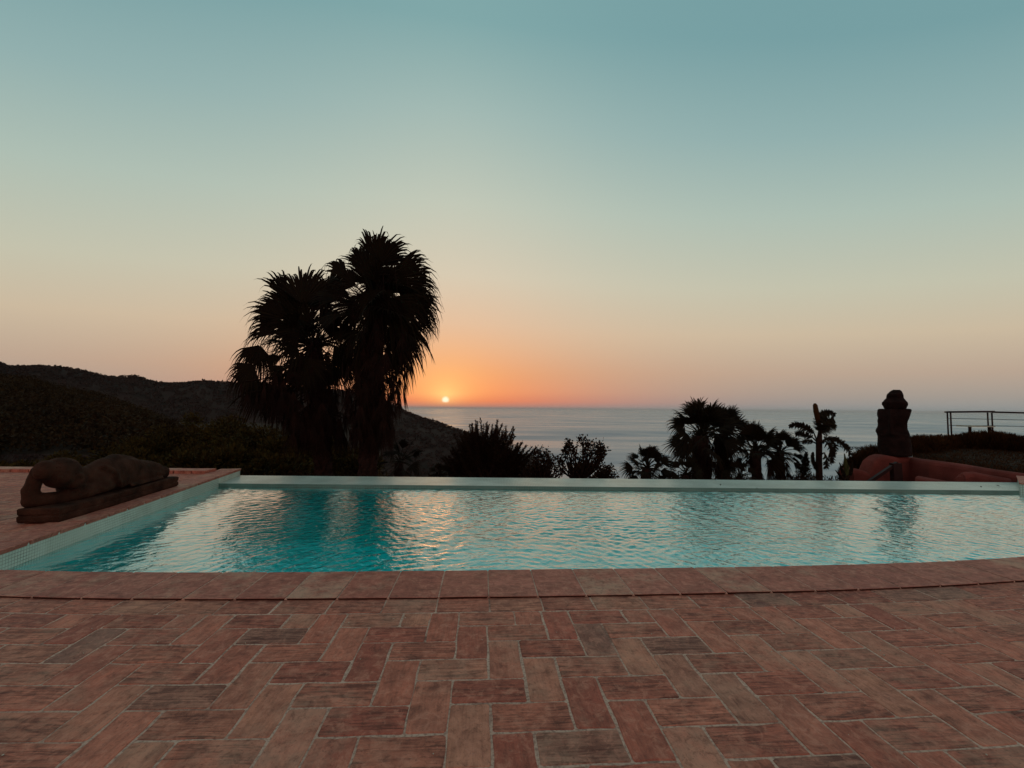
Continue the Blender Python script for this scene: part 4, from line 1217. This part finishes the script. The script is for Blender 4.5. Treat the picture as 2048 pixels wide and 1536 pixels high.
# (hub x, hub y, direction deg in the picture, radius px, half spread deg, droop, depth offset)
right_fans = [(772, 588, 78, 52, 70, 0.5, 0.45), (800, 592, 50, 48, 60, 0.6, 0.5), (760, 528, 72, 66, 58, 0.5, -0.35), (735, 545, 112, 62, 44, 0.5, 0.2), (748, 578, -85, 64, 80, 0.4, -0.7), (765, 570, 200, 60, 70, 0.6, 0.5), (748, 532, 62, 88, 62, 0.55, -0.25), (724, 545, 100, 78, 26, 0.75, 0.1), (775, 548, 30, 92, 16, 0.5, 0.0), (785, 560, 18, 88, 42, 0.55, -0.3), (806, 590, -12, 76, 34, 0.8, -0.1), (790, 640, -52, 86, 26, 0.6, 0.0),
              (697, 560, 132, 72, 24, 0.8, 0.2), (700, 590, 165, 62, 32, 0.7, -0.2), (815, 565, 5, 62, 38, 1.1, 0.35), (770, 600, -30, 85, 50, 0.7, -0.5), (738, 555, 80, 60, 70, 0.7, -0.4), (790, 600, -20, 80, 60, 0.8, 0.4), (720, 610, 200, 70, 60, 0.7, 0.3), (755, 590, -80, 70, 70, 0.7, -0.5), (775, 655, -65, 95, 26, 0.5, -0.3), (800, 672, -70, 50, 24, 0.5, 0.1), (740, 570, 120, 75, 50, 0.6, 0.4)]
left_fans = [(602, 676, 88, 50, 80, 0.5, 0.45), (604, 608, 82, 90, 62, 0.45, -0.25), (590, 632, 104, 84, 66, 0.5, 0.1), (622, 622, 66, 84, 56, 0.5, 0.25), (578, 640, 148, 84, 30, 0.75, -0.1), (560, 664, 176, 70, 18, 0.7, 0.1), (520, 690, 250, 62, 60, 0.8, -0.1), (507, 728, 235, 58, 62, 0.9, -0.2), (613, 716, 268, 62, 85, 0.3, -0.5),
             (655, 575, 40, 62, 40, 0.7, 0.2), (650, 610, 70, 70, 30, 0.7, 0.4), (560, 650, 160, 60, 60, 0.9, 0.2), (590, 640, 110, 60, 60, 0.7, 0.3), (530, 760, 262, 72, 50, 0.4, 0.0), (560, 775, 270, 70, 50, 0.4, -0.3), (600, 660, 200, 70, 60, 0.7, -0.4), (640, 650, 20, 60, 70, 0.8, -0.3), (668, 690, -60, 60, 40, 0.7, 0.0), (575, 600, 118, 72, 26, 0.6, -0.05), (500, 745, 240, 42, 60, 0.8, 0.2)]
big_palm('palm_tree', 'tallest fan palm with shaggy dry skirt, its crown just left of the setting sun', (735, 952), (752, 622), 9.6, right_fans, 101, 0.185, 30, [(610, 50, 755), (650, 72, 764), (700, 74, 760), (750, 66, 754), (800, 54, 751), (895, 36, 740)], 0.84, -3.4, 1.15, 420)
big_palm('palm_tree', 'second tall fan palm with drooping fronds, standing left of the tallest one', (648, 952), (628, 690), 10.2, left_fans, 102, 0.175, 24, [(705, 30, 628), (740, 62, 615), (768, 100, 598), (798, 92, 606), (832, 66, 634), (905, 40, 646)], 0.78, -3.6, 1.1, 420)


def small_palm(name, label, cx, cy, Y_, R_px, n_f, seed, zb, cat='palm tree', stem_r=0.09, up_bias=0.25, skirt_n=0):
    n_f = int(n_f * 0.9)
    rs = random.Random(seed); H = P(cx, cy, Y_); R = R_px * Y_ / F_PX
    root = thing(name, label, cat, (H.x, Y_, zb)); O = (H.x, Y_, zb)
    mb = MB(O); k = 14
    mb.tube([(H.x + 0.03 * math.sin(i * 1.3), Y_, lerp(zb, H.z, i / k)) for i in range(k + 1)], [stem_r * (1.1 + 0.18 * (i % 2)) for i in range(k + 1)], 10)
    obj('trunk', mb.mesh('trunk', M['bark']), root)
    for i in range(n_f):
        a = i * 2.39996 + rs.uniform(-.3, .3); e = math.radians(lerp(82, -38, (i + .5) / n_f) + rs.uniform(-8, 8))
        d = Vector((math.cos(a) * math.cos(e), math.sin(a) * math.cos(e), math.sin(e)))
        hub = H + d * R * rs.uniform(0.36, 0.56); mb = MB(O); petiole(mb, H, hub, 0.014, 0.008)
        D = (d + Vector((0, 0, -0.15 + up_bias * 0.5))).normalized(); N = Vector((rs.uniform(-.8, .8), rs.uniform(-1.0, .3), 0.6))
        fan(mb, hub, D, N, R * rs.uniform(0.5, 0.64), math.radians(rs.uniform(45, 80)), 20, rs.uniform(0.2, 0.55), rs, fused=0.48)
        obj('frond', mb.mesh('frond', M['palm']), root)
    if skirt_n:
        mb = MB(O)
        for i in range(skirt_n):
            a = rs.uniform(0, 6.28); o_ = Vector((math.cos(a), math.sin(a), 0)); hub = H + o_ * R * rs.uniform(0.1, 0.5); hub.z -= R * rs.uniform(0.1, 0.9)
            fan(mb, hub, Vector((o_.x * .25, o_.y * .25, -1)), o_, R * rs.uniform(0.35, 0.6), math.radians(28), 12, 0.3, rs, fold=0.4, fused=0.35, ragged=.3)
        obj('dry_skirt', mb.mesh('dry_skirt', M['dead']), root, kind='stuff')
    return root


small_palm('palm_tree', 'wide bushy fan palm standing above the middle of the right half of the pool edge', 1402, 872, 10.4, 80, 44, 201, -3.6, stem_r=0.16, skirt_n=46)
small_palm('palm_tree', 'bushy fan palm crown joined to the right side of the wide one', 1444, 868, 11.0, 66, 34, 202, -3.6, stem_r=0.13, skirt_n=26)
small_palm('palm_tree', 'medium fan palm between the wide bushy palm and the palm with split leaves', 1512, 902, 10.2, 66, 32, 203, -3.6, stem_r=0.10, skirt_n=16)
small_palm('palm_tree', 'fan palm with round dense crown just left of the split leaved plant', 1560, 905, 10.6, 52, 30, 204, -3.6, stem_r=0.09, skirt_n=14)
small_palm('palm_tree', 'small fan palm alone, rising above the pool edge left of the wide bushy palm', 1295, 936, 9.6, 54, 30, 205, -3.2, stem_r=0.09)
small_palm('palm_tree', 'low fan palm at the foot of the wide bushy palm, on its left', 1372, 950, 9.4, 42, 20, 206, -3.2, stem_r=0.07)
small_palm('palm_tree', 'low fan palm behind the pool edge beside the trunk of the tallest palm', 800, 925, 10.6, 52, 22, 207, -3.6, stem_r=0.09)
small_palm('palm_tree', 'lowest fan palm tip beside the feathery bush, left of it', 880, 952, 9.6, 30, 16, 208, -3.2, stem_r=0.06)
small_palm('palm_tree', 'low fan palm at the foot of the medium fan palm', 1480, 955, 9.5, 36, 18, 209, -3.2, stem_r=0.07)

# plant with split banana-like leaves and a tall bud
SPY = 9.9
def Z4(x, y, dy=0.0): return P(1560 + x / 7.68, 780 + y / 7.68, SPY + dy)
sp_ = thing('strelitzia_plant', 'tall plant with split banana-like leaves and one upright club shaped bud', 'plant', (Z4(600, 800).x, SPY, -3.5))
O = (Z4(600, 800).x, SPY, -3.5)
mb = MB(O); mb.tube([(O[0], SPY, -3.5), Z4(605, 1420), Z4(598, 1100), Z4(600, 800), Z4(615, 640), Z4(610, 500)], [0.08, 0.07, 0.062, 0.065, 0.04, 0.03], 10); obj('stem', mb.mesh('stem', M['bark'], True), sp_)
mb = MB(O); mb.tube([Z4(600, 560), Z4(575, 430), Z4(555, 330), Z4(540, 235), Z4(534, 205)], [0.03, 0.052, 0.057, 0.048, 0.022], 10); obj('bud', mb.mesh('bud', M['hedge'], True), sp_)


def split_leaf(pts, wpx, seed, nseg=34, dy=0.0, material=None, flat=0.3):
    rs = random.Random(seed); pts = [Z4(x, y, dy + d_) for x, y, d_ in pts]
    # resample
    L = [0]; 
    for a, b in zip(pts, pts[1:]): L.append(L[-1] + (b - a).length)
    def at(t_):
        s = t_ * L[-1]
        for i in range(len(pts) - 1):
            if s <= L[i + 1] or i == len(pts) - 2: return pts[i].lerp(pts[i + 1], (s - L[i]) / (L[i + 1] - L[i]))
    mb = MB(O); mid = [at(i / 16) for i in range(17)]
    mb.tube(mid, [lerp(0.018, 0.006, i / 16) for i in range(17)], 5, cap=False)
    w_ = wpx * 1.25 / 7.68 * SPY / F_PX
    for i in range(nseg):
        t_ = lerp(0.28, 1.0, i / (nseg - 1)); c = at(t_); tg = (at(min(1, t_ + .03)) - at(t_ - .03)).normalized()
        ww = w_ * math.sin(math.pi * (0.12 + 0.80 * (t_ - .28) / .72)) ** 0.5 * rs.uniform(0.75, 1.1)
        for sgn in (-1, 1):
            sdir = tg.cross(Vector((0, 1, 0))) * sgn
            sdir = (sdir + Vector((0, rs.uniform(-1, 1) * 0.5 + flat * sgn, 0)) + tg * rs.uniform(0.3, 0.6)).normalized()
            e = c + sdir * ww; e.z -= ww * 0.25
            hw = tg * (L[-1] * 0.72 / nseg * 0.85)
            mm_ = c.lerp(e, 0.55) 
            mb.add([c - hw, c + hw, mm_ + hw * 1.1, mm_ - hw * 1.1, e + hw * 0.3, e - hw * 0.3], [(0, 1, 2, 3), (3, 2, 4, 5)])
    obj('leaf', mb.mesh('leaf', material or M['palm']), sp_)


split_leaf([(605, 700, 0), (585, 500, 0), (610, 390, 0.05), (690, 340, 0.1), (770, 335, 0.1), (840, 370, 0.1)], 62, 1)
split_leaf([(605, 720, 0), (630, 600, -.1), (680, 520, -.2), (760, 450, -.2), (820, 440, -.2)], 95, 2)
split_leaf([(600, 720, 0), (600, 600, .1), (620, 500, .2), (650, 400, .2)], 110, 3)
split_leaf([(590, 720, 0), (660, 640, .1), (740, 560, .2), (840, 520, .2)], 80, 12)
split_leaf([(575, 800, 0), (520, 660, 0), (430, 580, -.1), (320, 530, -.1), (220, 520, -.1), (150, 552, -.1)], 62, 4)
split_leaf([(570, 800, 0), (500, 730, .1), (400, 690, .2), (300, 640, .3), (240, 680, .3)], 60, 5)
split_leaf([(560, 820, 0), (470, 780, -.1), (390, 770, -.2), (340, 800, -.2)], 50, 6)
split_leaf([(630, 800, 0), (740, 740, 0), (860, 750, 0), (980, 820, .1), (1050, 900, .1), (1080, 985, .1)], 66, 7)
split_leaf([(630, 800, 0), (720, 730, .2), (800, 780, .3), (840, 860, .3), (830, 960, .3)], 80, 8)
split_leaf([(620, 820, 0), (700, 790, -.3), (780, 850, -.4), (800, 1000, -.4), (780, 1120, -.4)], 70, 9)
split_leaf([(600, 1300, 0), (540, 1180, -.1), (500, 1060, -.1), (505, 960, -.1)], 30, 10)
split_leaf([(610, 1000, 0), (680, 960, -.3), (720, 1060, -.4), (700, 1200, -.4)], 60, 11)

# slender conifer
cq = P(1606, 960, 10.0)
cf = thing('conifer', 'small slender dark conifer beside the split leaved plant, left of it', 'tree', (cq.x, 10.0, -3.4))
O2 = (cq.x, 10.0, -3.4)
mb = MB(O2); mb.tube([(cq.x, 10.0, -3.4), P(1606, 960, 10), P(1613, 908, 10)], [0.05, 0.03, 0.005], 6); obj('trunk', mb.mesh('trunk', M['bark']), cf)
rs = np.random.RandomState(31); C_ = []; Dd = []
for i in range(2600):
    t_ = rs.rand() ** 1.3; py_ = lerp(985, 905, t_); px_ = lerp(1603, 1613, t_); wd = lerp(26, 1.2, t_) * rs.uniform(0.2, 1.0) * (1 + .25 * math.sin(py_ * .9)); a = rs.uniform(0, 6.28)
    q = P(px_, py_, 10.0) + Vector((math.cos(a), math.sin(a), 0)) * wd * 10 / F_PX - Vector(O2); C_.append(q); Dd.append((math.cos(a) * .8, math.sin(a) * .8, 0.9))
obj('foliage', quads_mesh('foliage', leaf_quads(np.array(C_), np.array(Dd), 0.055, 0.3, rs), M['palm']), cf)

# succulent with broad upright leaves beside the wall
aq = P(1694, 940, 9.7)
ag = thing('agave_plant', 'agave with upright pointed green leaves against the left end of the red wall', 'plant', (aq.x, 9.7, -2.9))
O3 = (aq.x, 9.7, -2.9)
mb = MB(O3); mb.tube([(aq.x, 9.7, -2.9), (aq.x, 9.7, aq.z - .35)], [0.08, 0.06], 8); obj('stem', mb.mesh('stem', M['bark']), ag)
for (x0, y0, x1, y1, wd, mt) in [(1694, 942, 1689, 907, 5.0, 'green'), (1690, 950, 1679, 925, 4, 'palm'), (1700, 945, 1706, 924, 4, 'palm'), (1688, 955, 1671, 940, 4, 'palm'), (1692, 950, 1698, 930, 4, 'green')]:
    a = P(x0, y0 + 6, 9.7); b = P(x1, y1, 9.65); mb = MB(O3); vv_ = []; s_ = Vector((1, 0, 0)); 
    for i in range(7):
        t_ = i / 6; c = a.lerp(b, t_); w_ = wd * 9.7 / F_PX * math.sin(math.pi * min(1, 0.35 + 0.65 * t_)) + 0.001
        vv_ += [c - s_ * w_, c + Vector((0, 0.02, 0)), c + s_ * w_, c + Vector((0, -0.012, 0))]
    fs = []
    for i in range(6):
        for k_ in range(4): fs.append((i * 4 + k_, i * 4 + (k_ + 1) % 4, (i + 1) * 4 + (k_ + 1) % 4, (i + 1) * 4 + k_))
    mb.add(vv_, fs); obj('leaf', mb.mesh('leaf', M[mt], True), ag)


def bush(name, label, cat, base, zb, branches, plume, material, seed, leaf, aspect, per, spread_, Y_, filler=None, up=1.0, subs=6, sub_r=10, tlo=0.45, ball=0.0):
    """branches: list of tip pixels (x, y, dY). Each limb carries leaves round its outer length."""
    rs = np.random.RandomState(seed); r2 = random.Random(seed)
    b = P(base[0], base[1], Y_); loc = (b.x, Y_, zb); root = thing(name, label, cat, loc)
    mb = MB(loc); mb.tube([(b.x, Y_, zb), (b.x + .02, Y_, lerp(zb, b.z, .5)), (b.x, Y_, b.z)], [0.11, 0.09, 0.07], 8)
    out = []
    allb = []
    for (x, y, dy) in branches:
        allb.append((x, y, dy))
        for _ in range(subs): allb.append((x + r2.gauss(0, 1) * sub_r, y + abs(r2.gauss(0, 1)) * sub_r * 1.1 + 1, dy + r2.uniform(-.3, .3)))
    for (x, y, dy) in allb:
        tip = P(x, y, Y_ + dy); m_ = b.lerp(tip, 0.5) + Vector((r2.uniform(-.1, .1), 0, -0.08))
        pts = [b, b.lerp(m_, .6), m_, m_.lerp(tip, .5) + Vector((r2.uniform(-.05, .05), 0, -.02)), tip]
        mb.tube(pts, [0.035, 0.024, 0.016, 0.010, 0.003], 5, cap=False)
        t_ = rs.uniform(tlo, 1.0, per) ** 0.6
        pp = np.array([[*p_] for p_ in pts]); idx = t_ * 4; i0 = np.minimum(idx.astype(int), 3); fr_ = (idx - i0)[:, None]
        c = pp[i0] * (1 - fr_) + pp[i0 + 1] * fr_
        env_ = (plume * (1.15 - t_ * 0.95) + ball)[:, None]
        u = rs.normal(size=(per, 3)); c = c + u * env_ * 0.6
        ax_ = np.array(tip - m_); ax_ = ax_ / np.linalg.norm(ax_)
        d = ax_ * up + u * spread_
        out.append(leaf_quads(c - np.array(loc), d, leaf, aspect, rs))
    for (x, y, rpx, cnt) in (filler or []):
        c0_ = P(x, y, Y_); r = rpx * Y_ / F_PX
        u = rs.normal(size=(cnt, 3)); u /= np.linalg.norm(u, axis=1)[:, None]
        c = np.array(c0_) + u * r * rs.uniform(0.3, 1.0, (cnt, 1)) - np.array(loc)
        out.append(leaf_quads(c, u + np.array([0, 0, .6]), leaf, aspect, rs))
    obj('branches', mb.mesh('branches', M['bark'], True), root)
    obj('foliage', quads_mesh('foliage', np.concatenate(out), material), root)
    return root


tips = [(961, 836, 0), (951, 850, .1), (939, 848, .2), (930, 862, 0), (975, 850, -.1), (995, 840, 0), (990, 856, .2), (1012, 852, 0), (1028, 858, 0), (1030, 872, .2), (1045, 884, 0), (1053, 890, .1), (1044, 905, 0), (918, 880, 0), (905, 895, .2), (898, 912, 0), (966, 862, .3), (950, 880, -.3), (1000, 880, -.3), (1020, 900, -.2), (925, 905, -.3), (890, 930, 0), (1035, 925, .1), (1005, 862, .1), (943, 862, .0), (984, 868, -.2), (1050, 935, 0), (912, 925, .2)]
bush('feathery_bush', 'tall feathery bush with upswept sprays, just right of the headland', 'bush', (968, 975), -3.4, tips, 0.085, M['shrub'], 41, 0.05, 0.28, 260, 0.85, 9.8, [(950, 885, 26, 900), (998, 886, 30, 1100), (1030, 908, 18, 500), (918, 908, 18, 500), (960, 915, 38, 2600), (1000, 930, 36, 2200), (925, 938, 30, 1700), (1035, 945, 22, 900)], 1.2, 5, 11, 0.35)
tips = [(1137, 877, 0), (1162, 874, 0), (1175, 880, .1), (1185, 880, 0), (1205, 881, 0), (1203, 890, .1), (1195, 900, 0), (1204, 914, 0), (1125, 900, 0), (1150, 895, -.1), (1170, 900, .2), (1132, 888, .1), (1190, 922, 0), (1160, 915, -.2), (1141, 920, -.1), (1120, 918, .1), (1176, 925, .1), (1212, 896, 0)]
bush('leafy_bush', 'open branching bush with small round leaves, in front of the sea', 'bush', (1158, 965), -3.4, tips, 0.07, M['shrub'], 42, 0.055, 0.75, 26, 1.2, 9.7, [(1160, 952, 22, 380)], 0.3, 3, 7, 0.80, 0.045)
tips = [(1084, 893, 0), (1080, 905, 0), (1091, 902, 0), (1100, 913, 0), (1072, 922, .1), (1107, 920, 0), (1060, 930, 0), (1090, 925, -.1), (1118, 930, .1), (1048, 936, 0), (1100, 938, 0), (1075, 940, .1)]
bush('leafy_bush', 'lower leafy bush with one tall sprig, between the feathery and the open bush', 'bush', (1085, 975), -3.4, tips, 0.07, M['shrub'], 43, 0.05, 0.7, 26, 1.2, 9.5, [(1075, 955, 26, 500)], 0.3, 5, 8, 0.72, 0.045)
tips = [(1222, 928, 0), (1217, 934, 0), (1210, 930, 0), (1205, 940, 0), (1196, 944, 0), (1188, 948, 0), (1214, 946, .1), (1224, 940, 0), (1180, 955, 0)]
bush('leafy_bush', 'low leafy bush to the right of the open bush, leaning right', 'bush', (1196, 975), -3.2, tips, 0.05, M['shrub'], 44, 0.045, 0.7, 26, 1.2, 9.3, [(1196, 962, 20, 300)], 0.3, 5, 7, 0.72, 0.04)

# low ground planting hugging the outside of the pool edge
rs = np.random.RandomState(77); cc = []; nG = 26000
for i in range(nG):
    px_ = rs.uniform(1030, 1700) if i < 17000 else rs.uniform(480, 1030)
    top = 956 + 4 * math.sin(px_ * .05) + 5 * math.sin(px_ * .017 + 1) + (0 if px_ < 1230 or px_ > 1260 else 14) - (6 if px_ > 1290 else 0) - (8 if px_ < 1030 else 0)
    q = P(px_, top + rs.rand() ** 0.6 * 60, 9.2 + rs.rand() * 1.2); cc.append(q)
obj('undergrowth', quads_mesh('undergrowth', leaf_quads(np.array(cc), rs.normal(size=(nG, 3)) * .7 + np.array([0, 0, 1.0]), 0.10, 0.22, rs), M['shrub']), kind='stuff')


def dense_tree(label, px, py_top, Y_, r, seed, zb, cat='tree', n_cl=26, per=420, leaf=0.12, rz=0.8):
    rs = np.random.RandomState(seed); top = P(px, py_top, Y_); c0_ = np.array(top) - np.array([0, 0, r * rz])
    loc = (top.x, Y_, zb); root = thing('broadleaf_tree', label, cat, loc); out = []
    mb = MB(loc); mb.tube([(top.x, Y_, zb), (top.x + .1, Y_, lerp(zb, c0_[2], .5)), tuple(c0_)], [0.2, 0.16, 0.1], 8)
    for k in range(n_cl):
        u = rs.normal(size=3); u /= np.linalg.norm(u); u[2] = abs(u[2]) if rs.rand() < .8 else u[2] * .5
        cc_ = c0_ + u * np.array([r, r, r * rz]) * rs.uniform(.55, .86); rc = r * rs.uniform(0.2, 0.36)
        mb.tube([tuple(c0_ - np.array([0, 0, r * .3])), tuple(cc_)], [0.06, 0.015], 5, cap=False)
        v = rs.normal(size=(per, 3)); v /= np.linalg.norm(v, axis=1)[:, None]
        c = cc_ + v * rc * rs.uniform(.35, 1.05, (per, 1)) * np.array([1, 1, .8])
        out.append(leaf_quads(c - np.array(loc), v + np.array([0, 0, .4]), leaf, .55, rs))
    obj('trunk', mb.mesh('trunk', M['bark'], True), root)
    obj('crown', quads_mesh('crown', np.concatenate(out), M['tree']), root)


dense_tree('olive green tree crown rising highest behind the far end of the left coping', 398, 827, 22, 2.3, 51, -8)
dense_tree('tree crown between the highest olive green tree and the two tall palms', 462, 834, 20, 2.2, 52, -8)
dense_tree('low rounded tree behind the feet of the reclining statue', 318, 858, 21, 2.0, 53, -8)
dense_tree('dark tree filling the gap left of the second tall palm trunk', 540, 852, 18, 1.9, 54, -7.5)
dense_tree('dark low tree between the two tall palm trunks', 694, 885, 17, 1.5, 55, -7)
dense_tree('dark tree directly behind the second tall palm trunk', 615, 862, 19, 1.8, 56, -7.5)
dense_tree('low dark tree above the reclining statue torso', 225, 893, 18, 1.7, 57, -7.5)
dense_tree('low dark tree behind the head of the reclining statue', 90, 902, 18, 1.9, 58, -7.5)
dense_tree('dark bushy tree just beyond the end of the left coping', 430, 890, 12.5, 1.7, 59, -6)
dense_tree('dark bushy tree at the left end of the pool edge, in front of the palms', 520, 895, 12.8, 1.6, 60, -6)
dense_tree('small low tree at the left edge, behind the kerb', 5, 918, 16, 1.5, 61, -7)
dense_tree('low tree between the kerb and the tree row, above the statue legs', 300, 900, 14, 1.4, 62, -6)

# grit on the paving
rs = random.Random(91); mb = MB()
for i in range(60):
    x = rs.uniform(-2.6, 2.6); y = rs.uniform(1.2, 2.4); r = rs.uniform(0.0016, 0.0042)
    if y > Yo(x) - 0.02: continue
    c = Vector((x, y, r * 0.6 + 0.0005)); vq = [c + Vector(d) * r * rs.uniform(.7, 1.2) for d in ((1, 0, 0), (-1, 0, 0), (0, 1, 0), (0, -1, 0), (0, 0, .8), (0, 0, -.8))]
    mb.add(vq, [(0, 2, 4), (2, 1, 4), (1, 3, 4), (3, 0, 4), (2, 0, 5), (1, 2, 5), (3, 1, 5), (0, 3, 5)])
obj('gravel', mb.mesh('gravel', M['pale_wood']), kind='stuff')
# a few fallen leaves on the overflow edge
for (x, y, lb) in [(1441, 970, 'curled dry leaf on the pool overflow edge below the medium palm'), (1514, 977, 'tiny dry leaf at the inner rim of the overflow edge'), (1962, 974, 'dry leaf near the right end of the overflow edge'), (1996, 972, 'smallest dry leaf beside the right corner of the overflow edge')]:
    q = G(x, y, ZE + 0.004); mb = MB((q.x, q.y, ZE)); a = rnd.uniform(0, 3); s = 0.035 if x != 1514 else 0.02
    d = Vector((math.cos(a), math.sin(a), 0)) * s; e = Vector((-d.y, d.x, 0)) * 0.35
    z = Vector((0, 0, 0.012))
    mb.add([q - d, q - e + z * .4, q + d + z, q + e + z * .6, q + z * 1.3], [(0, 1, 4), (1, 2, 4), (2, 3, 4), (3, 0, 4)])
    obj('fallen_leaf', mb.mesh('fallen_leaf', M['dead']), None, (q.x, q.y, ZE), label=lb, category='leaf')
mb = MB(); mb.box((-95000, -95000, SEA_Z - 1), (95000, 95000, 110.0))
hm_ = bpy.data.materials.new('haze'); hm_.use_nodes = True; ht = hm_.node_tree; ht.nodes.clear()
pv = ht.nodes.new('ShaderNodeVolumePrincipled'); pv.inputs['Color'].default_value = (0.95, 0.93, 0.92, 1); pv.inputs['Density'].default_value = 1.5e-5
ho = ht.nodes.new('ShaderNodeOutputMaterial'); ht.links.new(pv.outputs[0], ho.inputs['Volume'])
obj('haze', mb.mesh('haze', hm_), kind='stuff')
print('tris', sum(len(m_.polygons) for m_ in bpy.data.meshes))
